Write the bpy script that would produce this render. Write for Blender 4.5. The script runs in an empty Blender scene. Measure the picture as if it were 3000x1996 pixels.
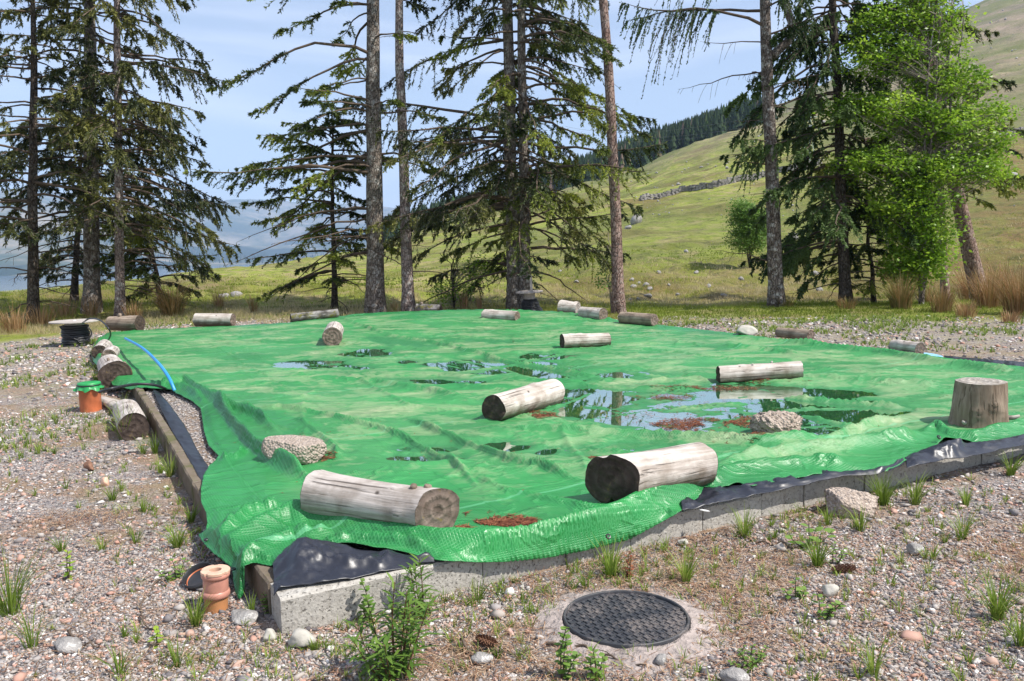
import bpy, math, random
import numpy as np
from mathutils import Matrix, Vector
random.seed(7); RNG = np.random.default_rng(11)
S = bpy.context.scene
# ------------------------------------------------------------------ camera
F_PX, CX, CY, CAMZ = 2417.0, 1500.0, 998.0, 1.60      # lens in photo pixels (photo 3000 wide)
PITCH, ROLL = math.atan(283/2417), 0.0222
_F = np.array([0, math.cos(PITCH), -math.sin(PITCH)]); _U0 = np.array([0, math.sin(PITCH), math.cos(PITCH)]); _R0 = np.array([1., 0, 0])
_R = _R0*math.cos(ROLL) - _U0*math.sin(ROLL); _U = _U0*math.cos(ROLL) + _R0*math.sin(ROLL)
cd = bpy.data.cameras.new('camera'); cam = bpy.data.objects.new('camera', cd); S.collection.objects.link(cam)
cd.sensor_width = 36; cd.lens = F_PX/3000*36; cd.clip_start = .05; cd.clip_end = 40000
cam.matrix_world = Matrix(((_R[0], _U[0], -_F[0], 0), (_R[1], _U[1], -_F[1], 0), (_R[2], _U[2], -_F[2], CAMZ), (0, 0, 0, 1)))
S.camera = cam
# ------------------------------------------------------------------ light and sky
SUN_AZ, SUN_EL = math.radians(112), math.radians(54)   # azimuth clockwise from +Y
sd = bpy.data.lights.new('sun', 'SUN'); sd.energy = 4.6; sd.angle = math.radians(.6); sd.color = (1, .95, .87)
so = bpy.data.objects.new('sun', sd); S.collection.objects.link(so)
_sv = Vector((math.sin(SUN_AZ)*math.cos(SUN_EL), math.cos(SUN_AZ)*math.cos(SUN_EL), math.sin(SUN_EL)))
so.rotation_euler = _sv.to_track_quat('Z', 'Y').to_euler(); so.location = (20, -10, 30)
W = bpy.data.worlds.new('World'); S.world = W; W.use_nodes = True
def world():
    nt = W.node_tree; N = nt.nodes; L = nt.links; N.clear()
    out = N.new('ShaderNodeOutputWorld'); bg = N.new('ShaderNodeBackground'); sky = N.new('ShaderNodeTexSky')
    sky.sky_type = 'NISHITA'; sky.sun_disc = False; sky.sun_elevation = SUN_EL; sky.sun_rotation = SUN_AZ
    sky.altitude = 100; sky.air_density = 1.1; sky.dust_density = .6; sky.ozone_density = 2.5
    tc = N.new('ShaderNodeTexCoord'); mp = N.new('ShaderNodeMapping'); mp.inputs['Scale'].default_value = (1.2, 1.2, 6)
    mp.inputs['Location'].default_value = (.5, 2.2, .3)
    nz = N.new('ShaderNodeTexNoise'); nz.inputs['Scale'].default_value = 1.7; nz.inputs['Detail'].default_value = 8; nz.inputs['Distortion'].default_value = .8
    rp = N.new('ShaderNodeValToRGB'); rp.color_ramp.elements[0].position = .42; rp.color_ramp.elements[1].position = .75
    rp.color_ramp.elements[0].color = (.30, .30, .30, 1); rp.color_ramp.elements[1].color = (.85, .85, .85, 1)
    mx = N.new('ShaderNodeMixRGB'); mx.inputs[2].default_value = (7.6, 8.1, 9.5, 1)
    L.new(tc.outputs['Generated'], mp.inputs[0]); L.new(mp.outputs[0], nz.inputs['Vector']); L.new(nz.outputs[0], rp.inputs[0])
    L.new(rp.outputs[0], mx.inputs[0]); L.new(sky.outputs[0], mx.inputs[1]); L.new(mx.outputs[0], bg.inputs[0])
    bg.inputs[1].default_value = .10; L.new(bg.outputs[0], out.inputs[0])
world()
S.view_settings.view_transform = 'Standard'; S.view_settings.look = 'None'; S.view_settings.gamma = 1; S.view_settings.exposure = .48
S.cycles.max_bounces = 8; S.cycles.transparent_max_bounces = 12; S.cycles.volume_bounces = 1

# ------------------------------------------------------------------ helpers
def ray(px, py):
    return _F + (px-CX)/F_PX*_R - (py-CY)/F_PX*_U
def at(px, py, z=0.):                    # point where the sight line through a photo pixel meets height z
    d = ray(px, py); t = (z-CAMZ)/d[2]; return np.array([d[0]*t, d[1]*t, z])
def atd(px, py, y):                      # point on that sight line at world depth y
    d = ray(px, py); t = y/d[1]; return np.array([d[0]*t, y, CAMZ+d[2]*t])
def _h2(ix, iy, seed):
    n = (ix.astype(np.int64)*374761393 + iy.astype(np.int64)*668265263 + seed*974711) & 0xffffffff
    n = ((n ^ (n >> 13))*1274126177) & 0xffffffff
    return ((n ^ (n >> 16)) & 0xffff)/65535.
def vnoise(x, y, seed=0):
    xi, yi = np.floor(x), np.floor(y); fx, fy = x-xi, y-yi; fx = fx*fx*(3-2*fx); fy = fy*fy*(3-2*fy)
    a = _h2(xi, yi, seed); b = _h2(xi+1, yi, seed); c = _h2(xi, yi+1, seed); d = _h2(xi+1, yi+1, seed)
    return (a*(1-fx)+b*fx)*(1-fy) + (c*(1-fx)+d*fx)*fy
def fbm(x, y, o=4, seed=0):
    x = np.asarray(x, float); y = np.asarray(y, float); s = 0; a = 1; t = 0
    for k in range(o):
        s = s + a*vnoise(x, y, seed+k*17); t += a; a *= .5; x = x*2.03+3.1; y = y*2.03+1.7
    return s/t
def sstep(a, b, x):
    t = np.clip((x-a)/(b-a), 0, 1); return t*t*(3-2*t)
def mesh(name, V, Fc, mat=None, parent=None, smooth=False, attrs=None, uv=None):
    me = bpy.data.meshes.new(name); V = np.asarray(V, np.float32)
    if isinstance(Fc, np.ndarray) and Fc.ndim == 2:
        k = Fc.shape[1]; n = len(Fc)
        me.vertices.add(len(V)); me.vertices.foreach_set('co', V.ravel())
        me.loops.add(n*k); me.loops.foreach_set('vertex_index', Fc.astype(np.int32).ravel())
        me.polygons.add(n); me.polygons.foreach_set('loop_start', np.arange(0, n*k, k, dtype=np.int32))
        me.polygons.foreach_set('loop_total', np.full(n, k, np.int32))
        me.update(calc_edges=True)
    else:
        me.from_pydata([tuple(map(float, v)) for v in V], [], [tuple(map(int, f)) for f in Fc]); me.update()
    if attrs:
        for k_, a in attrs.items():
            a = np.asarray(a, np.float32)
            if a.ndim == 1:
                me.attributes.new(k_, 'FLOAT', 'POINT').data.foreach_set('value', a)
            else:
                me.attributes.new(k_, 'FLOAT_VECTOR', 'POINT').data.foreach_set('vector', a.ravel())
    if smooth: me.polygons.foreach_set('use_smooth', np.ones(len(me.polygons), bool))
    if mat: me.materials.append(mat)
    o = bpy.data.objects.new(name, me); S.collection.objects.link(o)
    if parent is not None: o.parent = parent
    return o
def tag(o, label=None, cat=None, group=None, kind=None):
    for k, v in (('label', label), ('category', cat), ('group', group), ('kind', kind)):
        if v: o[k] = v
    return o
def thing(name, label, cat, loc=(0, 0, 0), group=None):
    o = bpy.data.objects.new(name, None); S.collection.objects.link(o); o.location = [float(c) for c in loc]; o.empty_display_size = .1
    return tag(o, label, cat, group)
def copy_tree(o, parent=None):
    c = o.copy(); S.collection.objects.link(c); c.parent = parent
    for ch in list(o.children): copy_tree(ch, c)
    return c
def norm(v): return v/(np.linalg.norm(v, axis=-1, keepdims=True)+1e-12)
def tube(P, r, n=8, cap=True):
    P = np.asarray(P, float); m = len(P); r = np.broadcast_to(np.asarray(r, float), (m,))
    T = norm(np.gradient(P, axis=0)); a = np.array([0, 0, 1.]) if abs(T[0][2]) < .9 else np.array([1., 0, 0])
    A = norm(np.cross(T, a)); B = np.cross(T, A); th = np.linspace(0, 2*np.pi, n, endpoint=False)
    V = P[:, None] + r[:, None, None]*(np.cos(th)[None, :, None]*A[:, None] + np.sin(th)[None, :, None]*B[:, None])
    V = V.reshape(-1, 3); i = np.arange(m-1)[:, None]*n; j = np.arange(n)[None]; k = (j+1) % n
    Fq = np.stack([i+j, i+k, i+n+k, i+n+j], -1).reshape(-1, 4).tolist()
    if cap: Fq.append(list(range(n))[::-1]); Fq.append(list(range((m-1)*n, m*n)))
    return V, Fq
class MB:                                # collects shapes into one mesh
    def __init__(s): s.V = []; s.F = []; s.n = 0
    def add(s, V, F_):
        s.V.append(np.asarray(V, float)); s.F += [[q+s.n for q in f] for f in F_]; s.n += len(V); return s
    def tube(s, P, r, n=8, cap=True): return s.add(*tube(P, r, n, cap))
    def box(s, c, d, rz=0, M=None):
        c = np.array(c, float); v = np.array([[x, y, z] for z in (-.5, .5) for y in (-.5, .5) for x in (-.5, .5)])*np.array(d)
        if rz: q = np.array([[math.cos(rz), math.sin(rz), 0], [-math.sin(rz), math.cos(rz), 0], [0, 0, 1]]); v = v@q
        if M is not None: v = v@M
        return s.add(v+c, [[0, 2, 3, 1], [4, 5, 7, 6], [0, 1, 5, 4], [2, 6, 7, 3], [0, 4, 6, 2], [1, 3, 7, 5]])
    def lathe(s, prof, n=32, c=(0, 0, 0)):
        th = np.linspace(0, 2*np.pi, n, endpoint=False); m = len(prof)
        V = np.array([[r*math.cos(t)+c[0], r*math.sin(t)+c[1], z+c[2]] for r, z in prof for t in th])
        F_ = [[i*n+j, i*n+(j+1) % n, (i+1)*n+(j+1) % n, (i+1)*n+j] for i in range(m-1) for j in range(n)]
        return s.add(V, F_)
    def build(s, name, mat, parent=None, smooth=False):
        return mesh(name, np.concatenate(s.V), s.F, mat, parent, smooth)
class Soup:                              # loose quads with a tint value: blades, needles, leaves
    def __init__(s): s.Q = []; s.T = []
    def add(s, Q, t): s.Q.append(Q.reshape(-1, 4, 3)); s.T.append(np.broadcast_to(t, (Q.reshape(-1, 4, 3).shape[0],)))
    def build(s, name, mat, parent=None, smooth=False):
        Q = np.concatenate(s.Q); T = np.concatenate(s.T); n = len(Q)
        return mesh(name, Q.reshape(-1, 3), np.arange(n*4).reshape(n, 4), mat, parent, smooth, {'tint': np.repeat(T, 4)})

# ------------------------------------------------------------------ materials
class NT:
    def __init__(s, name):
        s.m = bpy.data.materials.new(name); s.m.use_nodes = True; s.t = s.m.node_tree; s.N = s.t.nodes; s.L = s.t.links
        s.N.clear(); s.out = s.N.new('ShaderNodeOutputMaterial')
    def n(s, kind, **k):
        x = s.N.new('ShaderNode'+kind)
        for a, v in k.items():
            if a.startswith('i_'):
                key = a[2:]; key = int(key) if key.isdigit() else key.replace('_', ' ')
                if hasattr(v, 'is_linked') or isinstance(v, bpy.types.NodeSocket): s.L.new(v, x.inputs[key])
                else: x.inputs[key].default_value = v
            else: setattr(x, a, v)
        return x
    def coord(s, kind='Object', scale=(1, 1, 1), loc=(0, 0, 0), rot=(0, 0, 0)):
        if kind == 'Position': o = s.n('NewGeometry').outputs['Position']
        else: o = s.n('TexCoord').outputs[kind]
        return s.n('Mapping', i_Vector=o, i_Scale=scale, i_Location=loc, i_Rotation=rot).outputs[0]
    def noise(s, v, sc, det=5, rough=.55, dist=0.): return s.n('TexNoise', i_Vector=v, i_Scale=sc, i_Detail=det, i_Roughness=rough, i_Distortion=dist).outputs[0]
    def vor(s, v, sc, feat='F1', out='Distance', rnd=1.): return s.n('TexVoronoi', feature=feat, i_Vector=v, i_Scale=sc, i_Randomness=rnd).outputs[out]
    def ramp(s, f, stops, interp='LINEAR'):
        r = s.n('ValToRGB', i_0=f); e = r.color_ramp.elements; r.color_ramp.interpolation = interp
        while len(e) < len(stops): e.new(.5)
        for x, (p, c) in zip(e, stops):
            x.position = p; x.color = (c, c, c, 1) if isinstance(c, (int, float)) else (*c, 1)
        return r.outputs[0]
    def mix(s, f, a, b, mode='MIX'):
        def c(v): return v if not isinstance(v, tuple) else (*v, 1)
        return s.n('MixRGB', blend_type=mode, i_0=f, i_1=c(a), i_2=c(b)).outputs[0]
    def math(s, op, a, b=0.): return s.n('Math', operation=op, i_0=a, i_1=b).outputs[0]
    def attr(s, name, out='Fac'): return s.n('Attribute', attribute_name=name).outputs[out]
    def bump(s, h, st=.5, dist=.01, nrm=None):
        b = s.n('Bump', i_Height=h, i_Strength=st, i_Distance=dist)
        if nrm: s.L.new(nrm, b.inputs['Normal'])
        return b.outputs[0]
    def bsdf(s, col, rough=.8, nrm=None, spec=.3, **k):
        b = s.n('BsdfPrincipled'); 
        for key, v in (('Base Color', col), ('Roughness', rough), ('Specular IOR Level', spec)):
            if isinstance(v, bpy.types.NodeSocket): s.L.new(v, b.inputs[key])
            else: b.inputs[key].default_value = (*v, 1) if isinstance(v, tuple) else v
        for key, v in k.items(): b.inputs[key.replace('_', ' ')].default_value = v
        if nrm: s.L.new(nrm, b.inputs['Normal'])
        return b.outputs[0]
    def done(s, sh): s.L.new(sh, s.out.inputs[0]); return s.m
def leafmat(name, stops, rough=.55, trans=.35, spec=.3, nsc=None):
    m = NT(name); t = m.attr('tint')
    if nsc:
        nz = m.noise(m.coord('Position'), nsc, 2); t = m.math('ADD', t, m.math('MULTIPLY', m.math('SUBTRACT', nz, .5), .9))
    c = m.ramp(t, stops); a = m.bsdf(c, rough, spec=spec); tr = m.n('BsdfTranslucent', i_Color=c).outputs[0]
    return m.done(m.n('MixShader', i_0=trans, i_1=a, i_2=tr).outputs[0])
def simple(name, col, rough=.6, spec=.4, var=.25, sc=30, bump=.2, bd=.002, coat=0.):
    m = NT(name); v = m.coord('Object'); n1 = m.noise(v, sc, 5); n2 = m.noise(v, sc*.13, 3)
    f = m.math('MULTIPLY', m.math('ADD', n1, n2), .5)
    c = m.mix(m.ramp(f, [(.3, 0.), (.7, 1.)]), tuple(x*(1-var) for x in col), tuple(min(1, x*(1+var)) for x in col))
    return m.done(m.bsdf(c, rough, m.bump(n1, bump, bd), spec))
M = {}
def mats():
    # pad: stony gravel with needle litter and thin grass, moor beyond
    m = NT('ground'); v = m.coord('Position')
    big = m.noise(v, .55, 4); mid = m.noise(v, 2.3, 5, .6); fine = m.noise(v, 40, 4)
    def pebbles(sc):
        w = m.n('VectorMath', operation='ADD', i_0=v, i_1=m.n('VectorMath', operation='SCALE', i_0=m.n('TexNoise', i_Vector=v, i_Scale=sc*.7, i_Detail=2.).outputs[1], i_Scale=.6/sc).outputs[0]).outputs[0]
        cell = m.n('TexVoronoi', i_Vector=w, i_Scale=sc); ed = m.vor(w, sc, 'DISTANCE_TO_EDGE')
        rnd = m.n('SeparateColor', i_0=cell.outputs['Color']).outputs[0]
        col = m.ramp(rnd, [(0, (.12, .11, .115)), (.16, (.22, .20, .20)), (.34, (.36, .325, .31)), (.5, (.40, .29, .24)), (.62, (.30, .275, .27)), (.8, (.47, .42, .39)), (1, (.60, .56, .53))], 'CONSTANT')
        gap = m.ramp(ed, [(0, 0.), (.09, 1.)])
        return m.mix(gap, m.mix(.6, col, (.14, .11, .09)), col), m.math('MULTIPLY', gap, m.math('ADD', rnd, .5))
    c1, h1 = pebbles(38.); c2, h2 = pebbles(90.)
    sel = m.ramp(m.noise(v, 7., 3), [(.44, 0.), (.52, 1.)])
    grav = m.mix(sel, c1, c2); gh = m.mix(sel, h1, h2)
    yy = m.n('SeparateXYZ', i_0=v).outputs[1]; lit = m.math('MULTIPLY', m.ramp(m.noise(v, 1.15, 6, .7), [(.47, 0.), (.58, .85)]), m.n('MapRange', i_Value=yy, i_1=8., i_2=13., i_3=1., i_4=.35).outputs[0])
    litc = m.mix(fine, (.20, .125, .08), (.38, .28, .19))
    c = m.mix(lit, grav, litc)
    gr = m.ramp(m.noise(m.coord('Position', loc=(7, 3, 0)), 1.5, 6, .72), [(.53, 0.), (.68, .7)])
    padg = m.math('MULTIPLY', gr, m.attr('green'))
    c = m.mix(m.math('MULTIPLY', m.ramp(m.noise(v, 2.6, 7, .8), [(.45, 0.), (.62, .75)]), m.n('MapRange', i_Value=yy, i_1=7., i_2=12., i_3=0., i_4=.8).outputs[0]), c, m.mix(fine, (.33, .29, .15), (.50, .45, .28)))
    c = m.mix(padg, c, m.mix(fine, (.14, .18, .04), (.32, .31, .12)))
    # moor
    vm = m.coord('Position', scale=(1, 1, 1.6)); n1 = m.noise(vm, .09, 6, .65); n2 = m.noise(vm, .55, 6, .7); n3 = m.noise(vm, 6., 4, .7); n4 = m.noise(vm, .018, 5, .6)
    g1 = m.mix(n3, (.19, .235, .03), (.33, .37, .06)); tan = m.mix(n3, (.30, .235, .10), (.46, .38, .2)); brn = m.mix(n3, (.10, .075, .03), (.21, .15, .06))
    mc = m.mix(m.ramp(n2, [(.46, 0.), (.62, 1.)]), g1, tan)
    mc = m.mix(m.ramp(n1, [(.46, 0.), (.6, .8)]), mc, brn)
    hi = m.n('MapRange', i_Value=m.attr('high'), i_1=0., i_2=1.).outputs[0]
    mount = m.mix(m.ramp(m.noise(vm, .03, 8, .72), [(.4, 0.), (.62, 1.)]), (.19, .165, .11), (.35, .265, .20))
    mount = m.mix(m.ramp(m.noise(vm, .12, 7, .75), [(.55, 0.), (.68, .55)]), mount, (.10, .12, .04))
    mc = m.mix(m.attr('high'), mc, mount)
    mc = m.mix(m.ramp(n4, [(.44, 0.), (.56, .65)]), mc, m.mix(n3, (.085, .12, .025), (.16, .185, .045)))
    mc = m.mix(m.math('MULTIPLY', m.attr('bracken'), m.ramp(m.noise(vm, .5, 7, .75), [(.35, .25), (.6, 1.)])), mc, m.mix(n3, (.13, .085, .035), (.25, .17, .07)))
    dk = m.ramp(m.noise(vm, .9, 9, .82), [(.50, 0.), (.62, .75)])
    mc = m.mix(dk, mc, (.06, .075, .02))
    mo = m.attr('moor'); col = m.mix(mo, c, mc)
    bh = m.mix(mo, gh, m.mix(.5, n3, n2))
    nb = m.n('Bump', i_Strength=.8, i_Distance=.012, i_Height=bh); mb_ = m.n('Bump', i_Strength=m.math('MULTIPLY', mo, .9), i_Distance=.35, i_Height=m.noise(v, 1.1, 8, .78)); m.L.new(mb_.outputs[0], nb.inputs['Normal'])
    M['ground'] = m.done(m.bsdf(col, .92, nb.outputs[0], .2))
    # tarp
    m = NT('tarp'); uv = m.coord('Position'); sep = m.n('SeparateXYZ', i_0=m.attr('weave', 'Vector'))
    def line(s_, fr, w):
        f = m.math('FRACT', m.math('MULTIPLY', s_, fr)); d = m.math('ABSOLUTE', m.math('SUBTRACT', f, .5)); return m.ramp(d, [(0., 1.), (w, 1.), (w+.12, 0.)])
    gx = line(sep.outputs[0], 72., .12); gy = line(sep.outputs[1], 72., .12); grid = m.math('MAXIMUM', gx, gy)
    n1 = m.noise(uv, 1.3, 6, .6); n2 = m.noise(uv, 9., 5, .6)
    base = m.mix(m.ramp(n1, [(.35, 0.), (.65, 1.)]), (.007, .146, .031), (.019, .258, .058)); base = m.mix(m.math('MULTIPLY', grid, .26), base, (.12, .47, .18))
    # dried silt left by old puddles, in tide-mark streaks
    dv = m.coord('Position', scale=(1, 2.0, 1), rot=(0, 0, .35)); d1 = m.noise(dv, 1.0, 7, .62, 1.1)
    d2 = m.noise(dv, 3.3, 7, .72, .8)
    dust = m.math('MULTIPLY', m.ramp(m.math('ADD', m.math('ADD', m.math('MULTIPLY', d1, .55), m.math('MULTIPLY', d2, .30)), m.math('MULTIPLY', m.noise(m.coord('Position', scale=(1, 2.4, 1), rot=(0, 0, .2)), 16, 5, .75), .15)), [(.49, 0.), (.52, .30), (.57, .42), (.63, .9)]), m.attr('dust'))
    base = m.mix(dust, base, (.42, .47, .27)); seam = m.math('LESS_THAN', m.math('ABSOLUTE', m.math('SUBTRACT', m.math('FRACT', m.math('MULTIPLY', m.math('ADD', sep.outputs[1], .4), .5)), .5)), .006); base = m.mix(m.math('MULTIPLY', seam, .45), base, (.16, .50, .26))
    film = m.math('MULTIPLY', m.ramp(m.noise(dv, .6, 4), [(.35, 0.), (.65, .24)]), m.attr('dust')); base = m.mix(film, base, (.15, .40, .16))
    base = m.mix(m.math('MULTIPLY', m.ramp(m.noise(uv, 2.2, 6, .7), [(.6, 0.), (.75, .8)]), m.attr('grime')), base, (.05, .07, .035))
    base = m.mix(m.attr('wet'), base, m.mix(n2, (.02, .17, .05), (.05, .26, .09)))
    hgt = m.math('ADD', m.math('MULTIPLY', grid, .5), m.math('MULTIPLY', n2, .5))
    cr = m.math('ABSOLUTE', m.math('SUBTRACT', m.noise(m.coord('Position', scale=(.8, 1.6, 1), rot=(0, 0, .3)), 3.2, 3, .5, .6), .5)); cr = m.ramp(cr, [(0, 1.), (.07, .25), (.2, 0.)]); nb = m.bump(cr, .45, .022); nb = m.bump(m.noise(uv, 18, 4, .6), .3, .014, nb); nb = m.bump(grid, .4, .003, nb)
    rg = m.ramp(m.math('ADD', m.math('MULTIPLY', m.attr('dust'), .55), m.math('MULTIPLY', n2, .2)), [(.1, .36), (.6, .52)])
    sh = m.bsdf(base, rg, nb, .55); tr = m.n('BsdfTranslucent', i_Color=base).outputs[0]
    M['tarp'] = m.done(m.n('MixShader', i_0=.12, i_1=sh, i_2=tr).outputs[0])
    m = NT('water'); fr = m.n('Fresnel', i_IOR=1.33, i_Normal=m.bump(m.noise(m.coord('Position'), 7, 2), .04, .01)).outputs[0]
    fr = m.math('MULTIPLY', fr, .68)
    gl = m.n('BsdfGlossy', i_Color=(.95, .95, .95, 1), i_Roughness=.015, i_Normal=m.bump(m.noise(m.coord('Position'), 7, 2), .02, .01)).outputs[0]
    tr = m.n('BsdfTransparent', i_Color=(.80, .86, .78, 1)).outputs[0]
    M['water'] = m.done(m.n('MixShader', i_0=fr, i_1=tr, i_2=gl).outputs[0])
    m = NT('lake'); M['lake'] = m.done(m.bsdf((.10, .14, .2), .12, m.bump(m.noise(m.coord('Position'), .02, 3), .2, 1.), .6))
    # black polythene
    m = NT('polythene'); v = m.coord('Position'); n = m.noise(v, 14, 4, .6)
    c = m.mix(m.ramp(m.noise(v, 25, 5, .7), [(.56, 0.), (.75, .35)]), (.018, .020, .03), (.12, .12, .13))
    M['polythene'] = m.done(m.bsdf(c, .38, m.bump(n, .25, .008), .5))
    # concrete
    m = NT('concrete'); v = m.coord('Position'); n1 = m.noise(v, 3, 6, .65); n2 = m.noise(v, 55, 4, .6); pit = m.vor(m.n('VectorMath', operation='ADD', i_0=v, i_1=m.n('TexNoise', i_Vector=v, i_Scale=30.).outputs[1]).outputs[0], 70.)
    c = m.mix(n1, (.34, .315, .28), (.54, .515, .47)); c = m.mix(m.ramp(n2, [(.3, .5), (.55, 0.)]), c, (.2, .18, .155)); pm = m.ramp(m.noise(v, 75, 3, .7), [(.32, 1.), (.42, 0.)])
    c = m.mix(m.math('MULTIPLY', pm, .75), c, (.09, .08, .07)); c = m.mix(m.ramp(m.noise(m.coord('Position', scale=(1, 1, .3)), 4.5, 6, .75), [(.58, 0.), (.72, .55)]), c, (.19, .13, .08))
    M['concrete'] = m.done(m.bsdf(c, .92, m.bump(m.math('SUBTRACT', n2, m.math('MULTIPLY', pm, .8)), .9, .006), .2))
    m = NT('mossy_concrete'); v = m.coord('Position'); n1 = m.noise(v, 9, 6, .7); n2 = m.noise(v, 60, 4, .6)
    c = m.mix(n1, (.085, .06, .038), (.25, .21, .165)); c = m.mix(m.ramp(m.noise(v, 5, 6, .7), [(.5, 0.), (.62, .7)]), c, (.09, .10, .03))
    M['mossy_concrete'] = m.done(m.bsdf(c, .95, m.bump(n2, .8, .006), .15))
    # logs
    def wood(name, a, b, dark, dk=.5, moss=0., shade_stain=.4):
        m = NT(name); v = m.coord('Object', scale=(1.2, 22, 22)); v2 = m.coord('Object', scale=(1, 1, 1)); g = m.noise(v, 1.6, 8, .62, .4); n2 = m.noise(v2, 5, 5, .6)
        rnd = m.n('ObjectInfo').outputs['Random']
        c = m.mix(m.ramp(g, [(.32, 0.), (.68, 1.)]), a, b); c = m.mix(m.ramp(n2, [(.5, 0.), (.68, dk)]), c, dark)
        cr = m.ramp(m.noise(m.coord('Object', scale=(.9, 34, 34)), 1.5, 4, .5), [(.32, 1.), (.41, 0.)]); kn = m.ramp(m.vor(m.coord('Object', scale=(1, 1.3, 1.3)), 5.), [(.05, .85), (.10, 0.)]); c = m.mix(kn, c, (.035, .026, .02)); c = m.mix(m.math('MULTIPLY', cr, .7), c, (.05, .038, .03))
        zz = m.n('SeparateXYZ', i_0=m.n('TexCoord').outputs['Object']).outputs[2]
        under = m.math('MULTIPLY', m.ramp(m.math('ADD', m.math('MULTIPLY', zz, 4.), m.noise(v2, 7, 5, .7)), [(.2, 1.), (.6, 0.)]), shade_stain)  # darker lower half: underside shading put into the colour together with brown stains
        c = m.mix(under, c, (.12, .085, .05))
        if moss: c = m.mix(m.ramp(m.noise(v2, 8, 6, .7), [(.58-moss*.15, 0.), (.66-moss*.15, .9)]), c, (.13, .12, .02))
        h = m.math('SUBTRACT', g, m.math('MULTIPLY', cr, .8))
        return m.done(m.bsdf(c, .85, m.bump(h, .8, .009), .2))
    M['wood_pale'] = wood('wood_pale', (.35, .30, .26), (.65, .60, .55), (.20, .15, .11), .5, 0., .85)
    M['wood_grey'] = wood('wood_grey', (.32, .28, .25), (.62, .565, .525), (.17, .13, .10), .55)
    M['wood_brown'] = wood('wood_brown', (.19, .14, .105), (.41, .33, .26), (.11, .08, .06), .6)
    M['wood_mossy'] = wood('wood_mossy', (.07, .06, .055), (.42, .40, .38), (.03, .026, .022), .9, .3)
    def endgrain(name, a, b, moss=.3):
        m = NT(name); v = m.coord('Object'); sp = m.n('SeparateXYZ', i_0=v)
        r = m.n('VectorMath', operation='LENGTH', i_0=m.n('CombineXYZ', i_1=sp.outputs[1], i_2=sp.outputs[2]).outputs[0]).outputs['Value']
        nz = m.noise(v, 14, 5, .65); rr = m.math('ADD', m.math('MULTIPLY', r, 130.), m.math('MULTIPLY', nz, 7.)); ring = m.math('SINE', rr)
        c = m.mix(m.ramp(nz, [(.3, 0.), (.7, 1.)]), a, b); c = m.mix(m.math('MULTIPLY', m.ramp(ring, [(0., 1.), (1., 0.)]), .35), c, (.04, .03, .025))
        c = m.mix(m.ramp(m.noise(v, 19, 5, .7), [(.6, 0.), (.68, moss)]), c, (.25, .18, .035))
        return m.done(m.bsdf(c, .95, m.bump(m.math('ADD', ring, m.math('MULTIPLY', nz, 4.)), .5, .004), .1))
    M['end_dark'] = endgrain('end_dark', (.035, .026, .022), (.12, .09, .075)); M['end_mid'] = endgrain('end_mid', (.13, .095, .075), (.30, .235, .20), .5); M['end_pale'] = endgrain('end_pale', (.28, .25, .22), (.52, .48, .43), .2)
    # bark
    def bark(name, a, b, lich, lf, sc=1.):
        m = NT(name); v = m.coord('Object', scale=(1, 1, .45)); w = m.n('VectorMath', operation='ADD', i_0=v, i_1=m.n('VectorMath', operation='SCALE', i_0=m.n('TexNoise', i_Vector=v, i_Scale=9.).outputs[1], i_Scale=.06).outputs[0]).outputs[0]
        ed = m.vor(w, 20*sc, 'DISTANCE_TO_EDGE'); n = m.noise(v, 12*sc, 6, .65)
        c = m.mix(m.ramp(n, [(.35, 0.), (.65, 1.)]), a, b); c = m.mix(m.ramp(ed, [(0, .75), (.07, 0.)]), c, tuple(x*.35 for x in a))
        c = m.mix(m.ramp(m.noise(m.coord('Object'), 7*sc, 7, .75), [(.52, 0.), (.58, lf)]), c, lich)
        c = m.mix(m.ramp(m.noise(m.coord('Object', loc=(5, 5, 5)), 2.2*sc, 6, .7), [(.5, 0.), (.62, .55)]), c, tuple(x*.4 for x in a))
        h = m.math('ADD', m.ramp(ed, [(0, 0.), (.12, 1.)]), n); return m.done(m.bsdf(c, .93, m.bump(h, 1., .03), .12))
    M['bark_spruce'] = bark('bark_spruce', (.15, .12, .10), (.29, .245, .21), (.45, .43, .40), .8)
    M['bark_pale'] = bark('bark_pale', (.23, .17, .15), (.41, .33, .30), (.56, .52, .48), .85)
    M['bark_pine'] = bark('bark_pine', (.22, .14, .115), (.42, .30, .255), (.50, .43, .39), .45)
    M['bark_larch'] = bark('bark_larch', (.13, .10, .085), (.29, .245, .215), (.50, .48, .45), .9)
    M['bark_dark'] = bark('bark_dark', (.06, .048, .04), (.14, .11, .09), (.2, .19, .17), .4)
    M['twig'] = simple('twig', (.105, .078, .06), .9, .15, .6, 6)
    M['twig_pale'] = simple('twig_pale', (.27, .225, .19), .9, .15, .4, 8)
    # leaves
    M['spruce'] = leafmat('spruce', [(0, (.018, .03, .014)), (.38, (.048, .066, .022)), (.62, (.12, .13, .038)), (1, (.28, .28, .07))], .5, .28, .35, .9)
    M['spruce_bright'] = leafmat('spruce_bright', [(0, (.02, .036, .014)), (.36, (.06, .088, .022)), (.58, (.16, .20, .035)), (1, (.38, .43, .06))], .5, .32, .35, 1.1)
    M['larch'] = leafmat('larch', [(0, (.025, .05, .018)), (.5, (.07, .12, .035)), (1, (.18, .27, .08))], .55, .35, .25, 1.)
    M['rowan'] = leafmat('rowan', [(0, (.06, .14, .012)), (.5, (.22, .38, .028)), (1, (.42, .56, .07))], .42, .5, .4, .8)
    M['birch'] = leafmat('birch', [(0, (.06, .13, .02)), (.5, (.13, .25, .04)), (1, (.25, .38, .09))], .5, .4, .3, 1.)
    M['grass'] = leafmat('grass', [(0, (.09, .14, .02)), (.55, (.17, .26, .035)), (.85, (.32, .40, .08)), (1, (.42, .38, .17))], .5, .4, .3)
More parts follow.
